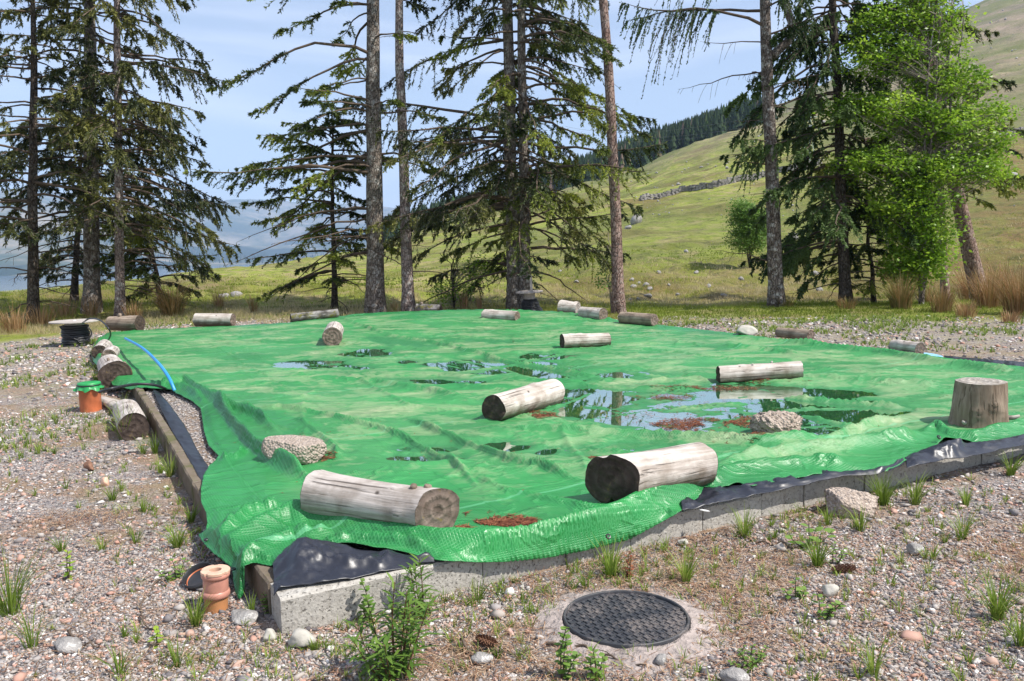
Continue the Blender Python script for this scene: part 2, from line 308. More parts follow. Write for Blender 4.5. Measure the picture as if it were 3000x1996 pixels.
    M['moorgrass'] = leafmat('moorgrass', [(0, (.14, .19, .025)), (.35, (.25, .31, .045)), (.6, (.35, .37, .08)), (.8, (.44, .37, .18)), (1, (.55, .46, .27))], .7, .45, .15)
    M['rush'] = leafmat('rush', [(0, (.08, .11, .02)), (.3, (.20, .17, .06)), (.65, (.34, .19, .09)), (1, (.46, .31, .17))], .6, .25, .2)
    M['litter'] = leafmat('litter', [(0, (.12, .06, .035)), (.5, (.31, .17, .10)), (1, (.50, .38, .26))], .8, .1, .15)
    M['needles'] = leafmat('needles', [(0, (.06, .02, .014)), (.6, (.19, .062, .034)), (1, (.34, .15, .075))], .8, .05, .15)
    M['stones'] = leafmat('stones', [(0, (.10, .09, .095)), (.2, (.22, .20, .20)), (.38, (.33, .30, .285)), (.55, (.42, .385, .36)), (.72, (.36, .31, .27)), (.80, (.45, .30, .24)), (.92, (.46, .26, .20)), (.95, (.62, .58, .55)), (1, (.70, .66, .63))], .85, 0., .2)
    # rock
    m = NT('rock'); v = m.coord('Object'); n1 = m.noise(v, 5, 7, .7); n2 = m.noise(v, 26, 5, .7)
    c = m.mix(m.ramp(n1, [(.3, 0.), (.7, 1.)]), (.16, .15, .145), (.46, .44, .42)); c = m.mix(m.ramp(n2, [(.55, 0.), (.62, .8)]), c, (.62, .60, .57))
    M['rock'] = m.done(m.bsdf(c, .92, m.bump(n2, 1., .02), .2))
    m = NT('rubble'); v = m.coord('Object'); cell = m.n('TexVoronoi', i_Vector=v, i_Scale=55.); rnd = m.n('SeparateColor', i_0=cell.outputs['Color']).outputs[0]
    n2 = m.noise(v, 70, 5, .7); c = m.mix(rnd, (.36, .29, .24), (.56, .47, .40)); c = m.mix(m.ramp(n2, [(.3, .7), (.5, 0.)]), c, (.2, .16, .13))
    M['rubble'] = m.done(m.bsdf(c, .95, m.bump(m.math('ADD', n2, m.math('MULTIPLY', cell.outputs['Distance'], -2.)), .9, .012), .15))
    M['wallrock'] = simple('wallrock', (.25, .235, .22), .95, .1, .6, 3, .8, .05)
    M['white_rock'] = simple('white_rock', (.45, .425, .375), .85, .2, .3, 9, .6, .02)
    M['clay'] = simple('clay', (.50, .145, .06), .45, .4, .38, 16, .1)
    M['clay_pink'] = simple('clay_pink', (.52, .24, .18), .4, .45, .38, 16, .1)
    M['clay_pale'] = simple('clay_pale', (.66, .42, .30), .45, .4, .38, 16, .1)
    M['pipe_tan'] = simple('pipe_tan', (.42, .19, .08), .5, .4, .38, 16, .1)
    M['black'] = simple('black', (.022, .023, .027), .4, .5, .4, 20, .2)
    m = NT('cover'); v = m.coord('Object'); c = m.mix(m.noise(v, 9, 5, .7), (.022, .024, .032), (.055, .056, .062)); gm = m.math('MULTIPLY', m.ramp(m.noise(v, 7, 6, .75), [(.48, 0.), (.62, .55)]), m.ramp(m.noise(v, 130, 3, .7), [(.4, 0.), (.55, 1.)])); c = m.mix(gm, c, (.30, .25, .22)); M['cover'] = m.done(m.bsdf(c, .5, m.bump(m.noise(v, 60, 4), .4, .002), .45))
    M['herb'] = leafmat('herb', [(0, (.035, .085, .014)), (.5, (.085, .17, .026)), (1, (.19, .30, .05))], .5, .35, .35)
    M['blue'] = simple('blue', (.03, .30, .68), .35, .5, .15, 9, .1)
    M['bluegrey'] = simple('bluegrey', (.25, .5, .75), .5, .4, .1, 9, .1)
    M['drumwood'] = simple('drumwood', (.42, .38, .35), .85, .2, .35, 14, .5, .004)
    M['greencloth'] = simple('greencloth', (.02, .27, .07), .4, .5, .2, 60, .4, .003)
    M['cement'] = simple('cement', (.36, .305, .28), .95, .15, .45, 34, 1., .03)
    M['white'] = simple('white', (.75, .74, .72), .8, .2, .1, 20, .2)
    M['cone'] = simple('cone', (.24, .13, .085), .85, .2, .5, 40, .8, .01)
    M['galv'] = simple('galv', (.30, .42, .38), .6, .4, .1, 3, .1)
    M['moss'] = simple('moss', (.14, .12, .02), .95, .1, .5, 50, 1., .01)
    # far land
    m = NT('farland'); v = m.coord('Position'); n1 = m.noise(v, .0022, 8, .68); n2 = m.noise(v, .009, 6, .7)
    c = m.mix(m.ramp(n1, [(.4, 0.), (.6, 1.)]), (.05, .075, .045), (.25, .215, .155)); c = m.mix(m.ramp(n2, [(.5, 0.), (.6, .7)]), c, (.06, .08, .045))
    c = m.mix(m.attr('wood'), c, m.mix(m.noise(v, .03, 3), (.008, .022, .012), (.025, .045, .02)))
    M['farland'] = m.done(m.bsdf(c, .95, None, .1))
    m = NT('plantation'); c = m.ramp(m.attr('tint'), [(0, (.015, .03, .014)), (.8, (.045, .07, .032)), (.9, (.07, .14, .03)), (.95, (.16, .11, .085)), (1, (.17, .13, .1))])
    M['plantation'] = m.done(m.bsdf(c, .9, None, .1))
mats()
# ------------------------------------------------------------------ terrain
def proj(P):
    D = np.asarray(P, float) - np.array([0, 0, CAMZ]); f = D@_F; f = np.where(np.abs(f) < 1e-6, 1e-6, f)
    return CX + F_PX*(D@_R)/f, CY - F_PX*(D@_U)/f
COLS = {   # photo column -> (depth m, photo row where the ground of that depth appears)
 -1400: [(20, 908), (27, 880), (45, 905), (90, 960), (300, 940), (1000, 880)],
 -400: [(20, 905), (27, 876), (38, 880), (80, 930), (300, 930), (1000, 870)],
 0:    [(20, 906), (28, 872), (38, 868), (80, 905), (300, 915), (1000, 860)],
 300:  [(20, 907), (30, 852), (45, 832), (80, 845), (250, 880), (1000, 830)],
 560:  [(20, 907), (30, 852), (50, 812), (75, 806), (130, 830), (400, 850)],
 700:  [(20, 908), (30, 850), (60, 796), (90, 788), (150, 800), (400, 830)],
 1050: [(20, 908), (30, 848), (60, 790), (120, 746), (180, 752), (400, 770)],
 1150: [(20, 908), (30, 848), (60, 785), (120, 735), (330, 705), (480, 690), (700, 700)],
 1250: [(20, 908), (30, 846), (60, 772), (120, 715), (330, 682), (480, 668), (700, 680)],
 1500: [(20, 908), (30, 846), (60, 748), (120, 668), (330, 606), (480, 590), (700, 600)],
 1700: [(20, 908), (28, 858), (60, 712), (120, 625), (330, 546), (480, 524), (700, 535)],
 1840: [(20, 908), (28, 858), (60, 690), (120, 588), (330, 509), (480, 463), (700, 470)],
 1990: [(20, 908), (28, 856), (60, 678), (120, 560), (330, 447), (480, 409), (700, 410)],
 2108: [(20, 908), (28, 856), (60, 668), (120, 540), (330, 397), (480, 378), (700, 372)],
 2240: [(20, 908), (28, 856), (60, 655), (120, 515), (330, 357), (480, 340), (700, 325)],
 2400: [(20, 908), (27, 862), (60, 640), (120, 480), (300, 330), (500, 262), (750, 247)],
 2530: [(20, 908), (27, 862), (60, 620), (120, 455), (300, 290), (500, 205), (750, 182)],
 2790: [(20, 908), (27, 862), (60, 590), (120, 420), (300, 220), (500, 80), (750, 25)],
 3000: [(20, 908), (27, 860), (60, 560), (120, 395), (300, 160), (500, 0), (750, -75)],
 3600: [(20, 905), (27, 850), (60, 520), (120, 330), (300, 60), (500, -150), (750, -260)],
 4600: [(20, 905), (27, 850), (60, 500), (120, 300), (300, 0), (500, -250), (750, -400)]}
def build_lut():
    ld = np.log(np.geomspace(18, 1100, 150)); px = sorted(COLS); G = np.zeros((len(px), 150))
    for i, c in enumerate(px):
        k = COLS[c]; d = np.array([20.-2] + [a for a, _ in k] + [1100.])
        z = [0.] + [float(atd(c, y, a)[2]) for a, y in k]; s = (z[-1]-z[-2])/(k[-1][0]-k[-2][0]) if k[-1][0] > k[-2][0] else 0
        z = np.array(z + [z[-1]+s*.3*(1100-k[-1][0])]); G[i] = np.interp(np.exp(ld), d, z)/np.exp(ld)
    us = np.linspace(-1.35, 1.45, 260); cu = (np.array(px)-CX)/F_PX
    H = np.stack([np.interp(us, cu, G[:, j]) for j in range(150)], 1)
    ker = np.exp(-np.linspace(-2, 2, 9)**2); ker /= ker.sum()
    for _ in range(1):
        P_ = np.pad(H, ((4, 4), (0, 0)), 'edge'); H = sum(ker[k]*P_[k:k+H.shape[0]] for k in range(9))
        P_ = np.pad(H, ((0, 0), (2, 2)), 'edge'); k5 = np.array([.1, .2, .4, .2, .1]); H = sum(k5[k]*P_[:, k:k+H.shape[1]] for k in range(5))
    return us, ld, H
_us, _ld, _H = build_lut()
def terr(x, y):
    x = np.asarray(x, float); y = np.maximum(np.asarray(y, float), .3); u = np.clip(x/y, -1.34, 1.44)
    iu = (u-_us[0])/(_us[1]-_us[0]); il = np.clip((np.log(y)-_ld[0])/(_ld[1]-_ld[0]), 0, 148.99); iu = np.clip(iu, 0, 258.99)
    a = iu.astype(int); b = il.astype(int); fa = iu-a; fb = il-b
    h = (_H[a, b]*(1-fa)+_H[a+1, b]*fa)*(1-fb) + (_H[a, b+1]*(1-fa)+_H[a+1, b+1]*fa)*fb
    far = sstep(18.5, 23, y); z = h*y*far
    amp = sstep(21, 60, y)
    z = z + amp*((fbm(x*.14, y*.14, 4, 3)-.5)*.9*np.minimum(y/60, 3) + (fbm(x*.03, y*.03, 4, 9)-.5)*4*sstep(60, 300, y))
    z = z + sstep(18, 24, y)*(fbm(x*.8, y*.8, 3, 5)-.5)*(.25+.4*sstep(20, 26, y)*sstep(60, 40, y))
    return z + (fbm(x*1.5, y*1.5, 3, 21)-.5)*.035 + (fbm(x*7, y*7, 3, 22)-.5)*.014
def moor_edge(px): return np.interp(px, [-1500, -600, 0, 230, 400, 1400, 1900, 2300, 3000, 4000], [1080, 1060, 1012, 985, 952, 925, 940, 938, 930, 915])
def ground():
    d = np.concatenate([np.linspace(-7, .8, 24), np.geomspace(.9, 18, 330)[:-1], np.geomspace(18, 1050, 360)]); u = np.linspace(-1.3, 1.4, 620)
    U_, D_ = np.meshgrid(u, d); X = U_*(np.abs(D_)+5.5*np.exp(-np.abs(D_)/7)); Z = terr(X, D_); V = np.stack([X, D_, Z], -1).reshape(-1, 3)
    n, k = len(d), len(u); i = np.arange(n-1)[:, None]*k + np.arange(k-1)[None]; Fq = np.stack([i, i+1, i+k+1, i+k], -1).reshape(-1, 4)
    px, py = proj(V); nz = (fbm(V[:, 0]*.7, V[:, 1]*.7, 4, 31)-.5)
    moor = sstep(14, -14, py - moor_edge(px) + nz*60); moor = np.where(V[:, 1] > 22, 1, np.where(V[:, 1] < 7, 0, moor))
    high = sstep(150, 420, V[:, 1] + nz*60)*sstep(1500, 1750, px) ; high = np.maximum(high, .9*sstep(90, 150, V[:, 1]+nz*80)*sstep(2250, 2600, px)*.9)
    green = .30 + .7*sstep(520, 250, px)*sstep(1400, 1180, py) + .4*sstep(1500, 1420, py)*sstep(2300, 2500, px) + .3*sstep(1000, 950, py)
    o = mesh('ground', V, Fq, M['ground'], smooth=True, attrs={'moor': moor, 'high': np.clip(high, 0, 1), 'green': np.clip(green, 0, 1), 'bracken': np.clip(sstep(2720, 2950, px+nz*300)*sstep(22, 28, V[:, 1])*sstep(140, 90, V[:, 1]) + .8*sstep(40, 27, V[:, 1])*sstep(21, 24, V[:, 1])*sstep(1500, 1750, px), 0, 1)})
    tag(o, kind='structure')
ground()
LAKEZ = -58.
def farland():
    K = {-1600: [(2400, 800), (3400, 690), (4600, 600), (6000, 560)], -300: [(2400, 812), (3200, 700), (4300, 590), (6000, 555)],
         100: [(2400, 812), (3200, 705), (4200, 600), (6000, 552)], 400: [(2900, 800), (3600, 730), (4600, 655), (6500, 600)],
         560: [(3300, 786), (4000, 745), (5200, 690), (7500, 612)], 690: [(3400, 784), (4200, 748), (5500, 706), (8000, 584)],
         800: [(3300, 786), (4200, 752), (5600, 715), (8000, 592)], 1050: [(3000, 790), (4200, 750), (5600, 690), (8000, 600)],
         1300: [(3000, 780), (4200, 720), (5600, 660), (8000, 610)], 2600: [(3000, 770), (4200, 700), (5600, 640), (8000, 600)]}
    px = sorted(K); d = np.geomspace(2200, 10500, 170); u = np.linspace(-1.3, .5, 330); G = []
    for c in px:
        k = K[c]; G.append(np.interp(d, [2100, k[0][0]] + [a for a, _ in k[1:]] + [10500], [LAKEZ-12, LAKEZ+.5] + [atd(c, y, a)[2] for a, y in k[1:]] + [atd(c, k[-1][1]+25, 10500)[2]]))
    G = np.array(G); cu = (np.array(px)-CX)/F_PX; H = np.stack([np.interp(u, cu, G[:, j]) for j in range(len(d))], 1)
    ker = np.exp(-np.linspace(-2, 2, 9)**2); ker /= ker.sum()
    P_ = np.pad(H, ((4, 4), (0, 0)), 'edge'); H = sum(ker[k]*P_[k:k+H.shape[0]] for k in range(9)).T
    U_, D_ = np.meshgrid(u, d); X = U_*D_; up = sstep(LAKEZ, LAKEZ+120, H)
    Z = H + up*((fbm(X*.0011, D_*.0011, 6, 40)-.5)*190 + (fbm(X*.005, D_*.004, 5, 43)-.5)*60); Z = np.where(H < LAKEZ+6, np.minimum(Z, H), Z)
    V = np.stack([X, D_, Z], -1).reshape(-1, 3); n, k = len(d), len(u); i = np.arange(n-1)[:, None]*k + np.arange(k-1)[None]
    w = sstep(.46, .56, fbm(V[:, 0]*.0022, V[:, 1]*.0022, 5, 50)) * sstep(230, 80, V[:, 2]) 
    o = mesh('hills', V, np.stack([i, i+1, i+k+1, i+k], -1).reshape(-1, 4), M['farland'], smooth=True, attrs={'wood': np.clip(w, 0, 1)}); tag(o, kind='structure')
    # lochside woods as one mass of small tree tops
    r = np.random.default_rng(5); N = 4200; uu = r.uniform(-.72, .02, N); dd = r.uniform(2500, 4100, N); xx = uu*dd
    iu = np.clip(((uu-u[0])/(u[1]-u[0])).astype(int), 0, k-1); idd = np.clip(np.searchsorted(d, dd), 0, n-1); zz = Z[idd, iu]
    ok = (zz > LAKEZ+1) & (zz < 60) & (fbm(xx*.003, dd*.003, 3, 61) > .42); xx, dd, zz = xx[ok], dd[ok], zz[ok]
    cones('distant_wood', xx, dd, zz-4, r.uniform(14, 30, len(xx)), .34, 'distant lochside woodland')
    m = MB(); m.box((-1500, 2900, LAKEZ-.5), (9000, 5600, 1)); o = m.build('lake', M['lake']); tag(o, kind='structure')
def cones(name, x, y, z, h, wr, label):
    n = len(x); r = np.random.default_rng(len(name)); tiers = 4; s = 7; Qs = []; T = []; tint = r.random(n)
    th = np.linspace(0, 2*np.pi, s, endpoint=False)
    for k in range(tiers):
        z0 = z + h*(.06 + .22*k); z1 = z + h*(.42 + .195*k); rad = h*wr*.5*(1-.22*k)*r.uniform(.75, 1.2, n)
        ph = r.random(n)*6.3
        for j in range(s):
            a0 = ph+th[j]; a1 = a0 + 6.2832/s*.95; rr = rad*r.uniform(.6, 1.15, n)
            p0 = np.stack([x+np.cos(a0)*rr, y+np.sin(a0)*rr, z0 + h*r.uniform(-.05, .05, n)], -1); p1 = np.stack([x+np.cos(a1)*rr, y+np.sin(a1)*rr, z0 + h*r.uniform(-.05, .05, n)], -1)
            t = np.stack([x, y, z1], -1); t2 = t + np.array([.05, 0, 0]); Qs.append(np.stack([p0, p1, t2, t], 1)); T.append(tint*.85 + r.random(n)*.1 + (tint > .9)*.05)
    Q = np.concatenate(Qs); T = np.repeat(np.concatenate(T), 4)
    o = mesh(name, Q.reshape(-1, 3), np.arange(len(Q)*4).reshape(-1, 4), M['plantation'], attrs={'tint': T}); tag(o, label, 'woodland', kind='stuff')
farland()
def plantation():
    r = np.random.default_rng(8); N = 7000; px = r.uniform(1130, 2262, N); d = r.uniform(322, 560, N) + 14*(fbm(px*.02, px*0, 3, 3)-.5)
    u = (px-CX)/F_PX; x = u*d; z = terr(x, d); ok = r.random(N) < .85
    x, d, z = x[ok], d[ok], z[ok]; cones('conifer_plantation', x, d, z-.4, r.uniform(7, 12.5, len(x)), .40, 'dark conifer plantation along the far ridge')
plantation()

# ------------------------------------------------------------------ slab frame of reference
Nc = at(825, 1857, 0)[:2]; Rg = at(3000, 1330, 0)[:2]; e1 = norm(Rg-Nc)                 # near-right edge
KH = .15
Lk0, Lk1 = at(590, 1461, KH)[:2], at(399, 1138, KH)[:2]; e2 = norm(Lk1-Lk0)             # left edge
n1 = np.array([e1[1], -e1[0]])                                                       # outward normals
n2 = np.array([-e2[1], e2[0]])
NcL = Lk0 + e2*np.dot(Nc-Lk0, e2)
def slab(a, b): return Nc + e1*a + e2*b
EU, EV = 9.6, 13.2
def kerb():
    g = thing('concrete_kerb', 'long grey concrete block kerb facing the manhole cover', 'kerb', (Nc[0], Nc[1], 0))
    o0 = np.array([Nc[0], Nc[1], 0])
    joints = [at(x, y, 0)[:2] for x, y in ((1421, 1715), (1665, 1655), (1858, 1612), (2075, 1562), (2250, 1520), (2380, 1492), (2560, 1450), (2745, 1403), (2905, 1365), (3120, 1315), (3360, 1250), (3650, 1180), (3950, 1110))]
    s = [0.] + [float(np.dot(j-Nc, e1)) for j in joints]; s = [a for a in s if a < 11]
    in_ = -n1
    for k in range(len(s)-1):
        a, b = s[k]+.004, s[k+1]-.004; V = []; Fq = []; nx = max(2, int((b-a)/.05)); prof = [(0, -.08), (.002, KH*.5), (.0, KH-.014), (.014, KH-.001), (.10, KH), (.19, KH), (.20, -.08)]
        j = RNG.normal(0, .006); hz = RNG.normal(0, .004)
        for i in range(nx+1):
            t = a+(b-a)*i/nx; ex = .006*((i == 0) or (i == nx))
            for q, (w, z) in enumerate(prof):
                p = Nc + e1*t + in_*(w+j + (ex if q < 4 else 0)) ; rough = (vnoise(np.array(t*22.), np.array(z*60+w*40), 77)-.5)*.007 if 0 < q < 5 else 0
                V.append((p[0]-rough*in_[0], p[1]-rough*in_[1], z + (hz-ex if z > 0 else 0) + rough))
        m = len(prof)
        for i in range(nx):
            for q in range(m-1): Fq.append([i*m+q, i*m+q+1, (i+1)*m+q+1, (i+1)*m+q])
        Fq.append(list(range(m))[::-1]); Fq.append([nx*m+q for q in range(m)])
        mesh('block', np.array(V)-o0, Fq, M['concrete'], g)
    # left, thinner wall, dark and mossy outside
    LL = float(np.dot(Lk1-Nc, e2)); g2 = thing('concrete_edging', 'thin mossy concrete edging running away beside the pebble strip', 'edging', (Nc[0], Nc[1], 0))
    off = float(np.dot(Lk0-Nc, n2)); s = np.arange(.205, 12.6, .92); 
    for k in range(len(s)-1):
        a, b = s[k]+.005, s[k+1]-.005; V = []; Fq = []; nx = 14; prof = [(0, -.08), (0, KH*.5), (.0, KH-.012), (.01, KH-.002), (.065, KH-.002), (.07, -.08)]
        j = RNG.normal(0, .004)
        for i in range(nx+1):
            t = a+(b-a)*i/nx
            for q, (w, z) in enumerate(prof):
                rough = (vnoise(np.array(t*25.), np.array(z*60+w*50), 78)-.5)*.008 if q < 5 else 0
                p = Nc + e2*t + n2*(float(np.interp(t, [.2, 1.67], [.010, off])) - w - .0 + j + rough) ; V.append((p[0], p[1], z+(rough if z > .1 else 0)))
        m = len(prof)
        for i in range(nx):
            for q in range(m-1): Fq.append([i*m+q, (i+1)*m+q, (i+1)*m+q+1, i*m+q+1])
        Fq.append(list(range(m))); Fq.append([nx*m+q for q in range(m)][::-1])
        mesh('block', np.array(V)-o0, Fq, M['mossy_concrete'], g2)
    return off
LOFF = kerb()
# bed of pebbles inside the kerbs
def bed():
    n = 40; V = []; L_ = np.array(NcL)
    for b in np.linspace(.1, 9., n):
        for w in np.linspace(.07, 1.5, n): p = L_+e2*b-n2*w; V.append((p[0], p[1], .118))
    i = np.arange(n-1)[:, None]*n + np.arange(n-1)[None]
    o = mesh('gravel_bed', V, np.stack([i, i+1, i+n+1, i+n], -1).reshape(-1, 4)[:, ::-1], M['ground'], attrs={'moor': np.zeros(n*n), 'high': np.zeros(n*n), 'green': np.zeros(n*n)}); tag(o, kind='structure')
bed()
# ------------------------------------------------------------------ tarp
ZB = .172; WZ = .150
def onkerb(px, py, off=.03):             # sight line meets the vertical plane just outside the kerb face
    d = ray(px, py); o = Nc + n1*off; t = np.dot(o, n1)/np.dot(d[:2], n1); return np.array([d[0]*t, d[1]*t, CAMZ+d[2]*t])
OUT = []   # x, y, z, fall-off width
def addp(l, fn, w):
    for q in l: OUT.append((*fn(*q), w))
addp([(581, 1568, .12), (600, 1598, .115), (632, 1628, .11), (662, 1650, .10), (680, 1664, .09)], at, .06)
addp([(684, 1700, .06), (690, 1735, .03), (700, 1757, .012), (722, 1735, .03), (748, 1700, .07)], at, .05)
addp([(768, 1676, .12), (808, 1653, .17), (843, 1656, .19), (883, 1606, .215), (940, 1594, .215), (1000, 1590, .21), (1090, 1602, .2), (1177, 1617, .185), (1235, 1630, .17)], at, .08)
addp([(1290, 1639), (1340, 1645), (1400, 1649), (1488, 1648), (1560, 1642), (1621, 1634), (1700, 1619), (1754, 1606), (1843, 1584), (1900, 1553), (1932, 1534)], onkerb, .045)
addp([(1984, 1504, .165), (2030, 1468, .175), (2054, 1448, .18), (2062, 1426, .19), (2100, 1433, .185), (2135, 1424, .185), (2161, 1411, .19), (2203, 1424, .185), (2320, 1404, .18), (2437, 1386, .175), (2553, 1386, .165), (2600, 1381, .17),
      (2670, 1343, .18), (2720, 1318, .185), (2752, 1298, .19), (2772, 1280, .20), (2828, 1291, .18), (2875, 1303, .175), (2950, 1289, .175), (3000, 1273, .175), (3150, 1245, .175), (3350, 1205, .175), (3700, 1150, .175)], at, .07)
addp([(3600, 1136, .19), (3300, 1108, .19), (3000, 1076, .19), (2888, 1062, .19), (2768, 1048, .19), (2600, 1026, .19), (2430, 1009, .19), (2268, 991, .19), (2100, 971, .19), (1940, 953, .2), (1860, 944, .2), (1780, 935, .2), (1690, 925, .22), (1610, 917, .25), (1540, 911, .29), (1440, 906, .31), (1300, 909, .31), (1180, 913, .30), (1060, 918, .28), (1000, 926, .25), (930, 936, .22), (840, 946, .2), (690, 955, .18), (560, 960, .17), (430, 967, .17), (330, 973, .17),
      (303, 985, .12), (278, 1003, .1), (268, 1030, .08), (274, 1062, .08), (300, 1085, .11), (330, 1128, .12), (380, 1141, .12), (424, 1135, .17), (501, 1143, .165), (518, 1153, .16), (564, 1177, .155), (588, 1198, .155), (598, 1266, .15), (611, 1308, .15), (640, 1336, .155), (628, 1352, .16), (615, 1360, .165),
      (596, 1396, .17), (589, 1430, .17), (589, 1469, .17), (603, 1500, .17), (608, 1535, .165), (600, 1556, .14)], at, .08)
OUT = np.array(OUT)
RIDGES = [   # photo polyline, height, width
 ([(620, 1600), (700, 1560), (790, 1530), (850, 1512), (920, 1512), (1050, 1542), (1180, 1566), (1300, 1584), (1430, 1584), (1560, 1568), (1700, 1530), (1830, 1492), (1930, 1462), (2020, 1430), (2110, 1396), (2130, 1375)], .085, .065),
 ([(1960, 1455), (2060, 1402), (2160, 1376), (2300, 1358), (2420, 1352), (2500, 1358)], .06, .055),
 ([(2080, 1375), (2200, 1340), (2330, 1318), (2480, 1304), (2620, 1285), (2700, 1268)], .075, .06),
 ([(2700, 1268), (2740, 1250), (2785, 1270), (2850, 1277), (2930, 1258), (3050, 1230), (3300, 1182)], .06, .045),
 ([(700, 1640), (760, 1590), (850, 1560), (930, 1555)], .05, .05), ([(640, 1560), (720, 1500), (830, 1480)], .035, .06),
 ([(860, 1640), (900, 1575), (960, 1540)], .04, .04), ([(930, 1585), (1040, 1572), (1170, 1585), (1290, 1612)], .03, .035),
 ([(425, 1128), (480, 1122), (543, 1108), (595, 1152), (670, 1190), (760, 1222), (815, 1262)], .085, .04),
 ([(600, 1150), (640, 1168), (665, 1215), (700, 1258), (750, 1312), (800, 1345), (860, 1376), (915, 1402)], .11, .036),
 ([(380, 1122), (430, 1115), (540, 1128), (600, 1170)], .05, .03), ([(640, 1335), (690, 1335), (712, 1312)], .05, .025),
 ([(1187, 1217), (1258, 1252), (1385, 1298), (1487, 1344), (1589, 1369), (1700, 1405)], .032, .03),
 ([(950, 920), (1060, 958), (1130, 975), (1258, 993), (1360, 1023), (1513, 1054), (1640, 1074), (1780, 1100)], .03, .04),
 ([(830, 1098), (892, 1100), (1105, 1115), (1258, 1142), (1385, 1168)], .05, .05), ([(760, 1190), (830, 1191), (978, 1216), (1105, 1247), (1207, 1283), (1330, 1350), (1400, 1420)], .028, .028),
 ([(860, 1220), (895, 1240), (946, 1278), (985, 1312), (988, 1340)], .045, .03), ([(1000, 1080), (1190, 1180), (1320, 1200)], .016, .03),
 ([(2356, 1094), (2501, 1110), (2640, 1118), (2760, 1122)], .05, .05), ([(2090, 985), (2300, 1000), (2430, 1013), (2560, 1028), (2640, 1040), (2770, 1064), (2900, 1080), (3100, 1100)], .07, .06),
 ([(2110, 1010), (2250, 1022), (2350, 1037)], .05, .05), ([(1411, 1247), (1600, 1258), (1800, 1266), (2000, 1275), (2230, 1290), (2420, 1275), (2560, 1238), (2690, 1215)], .035, .05),
 ([(1350, 1380), (1480, 1432), (1640, 1470), (1800, 1500)], .02, .03), ([(940, 1380), (1050, 1420), (1180, 1480), (1240, 1530)], .02, .03),
 ([(1300, 1120), (1450, 1135), (1620, 1150)], .02, .05), ([(2340, 1200), (2480, 1230), (2640, 1240)], .022, .04), ([(1640, 1110), (1800, 1125), (2100, 1130)], .02, .05),
 ([(1700, 1300), (1850, 1330), (2000, 1345)], .02, .04), ([(2290, 1150), (2450, 1165), (2680, 1185)], .03, .05)]
PUD = [(1870, 1172, 130, 16), (2040, 1205, 250, 30), (2010, 1245, 210, 22), (2290, 1182, 80, 20), (2180, 1160, 160, 18), (2510, 1203, 140, 15), (2410, 1236, 60, 20), (2440, 1282, 62, 9), (1440, 1066, 160, 9), (1530, 1086, 130, 10), (1390, 1080, 70, 9), (1600, 1046, 62, 8), (1205, 1000, 78, 9), (1080, 1036, 42, 9),
       (920, 1071, 66, 8), (1040, 1080, 50, 5), (1830, 1101, 92, 8), (1660, 1108, 60, 7), (1482, 1310, 70, 14), (1640, 1328, 80, 11), (1860, 1312, 74, 12), (1268, 1316, 62, 9), (1275, 1345, 74, 8), (1240, 1118, 120, 6), (1390, 1000, 100, 5), (2610, 1205, 60, 8), (1750, 1145, 80, 10)]
SPOT = [(1228, 1318, 90, 10), (1290, 1345, 60, 8), (1370, 1325, 50, 10), (1360, 1360, 50, 7), (1790, 1340, 60, 6), (1100, 1335, 30, 7)]
def segdist(P, A, B):
    d = B-A; t = np.clip(((P-A)@d)/(d@d+1e-12), 0, 1); q = P-(A+t[:, None]*d); return np.hypot(q[:, 0], q[:, 1]), t
_rw = [(np.array([at(x, y, .2)[:2] for x, y in pl]), h*(1.8 if h < .04 else 1.), w*(.62 if h < .04 else .9)) for pl, h, w in RIDGES]
_rr = np.random.default_rng(3)
for _ in range(330):                     # many small random creases
    a = _rr.uniform(.5, 10.5); b = _rr.uniform(.5, 12); p = slab(a, b); th = _rr.normal(.15, .55); L_ = _rr.uniform(.25, 1.5)*(1 + p[1]*.07); pts = [p]
    for k in range(5): th += _rr.normal(0, .22); pts.append(pts[-1] + np.array([math.cos(th), math.sin(th)])*L_/5)
    _rw.append((np.array(pts), _rr.uniform(.008, .026)*(1 if _rr.random() < .8 else -.4), _rr.uniform(.010, .036)))
def pudf(P):
    px, py = proj(np.column_stack([P, np.full(len(P), WZ)])); nz = (fbm(P[:, 0]*2.2, P[:, 1]*1.2, 5, 70)-.5); f = np.zeros(len(P))
    for cx, cy, rx, ry in PUD: f = np.maximum(f, sstep(1.25, .55, np.hypot((px-cx)/rx/1.8, (py-cy)/ry/1.9) + nz*1.5))
    return f
LOGS_FLAT = []
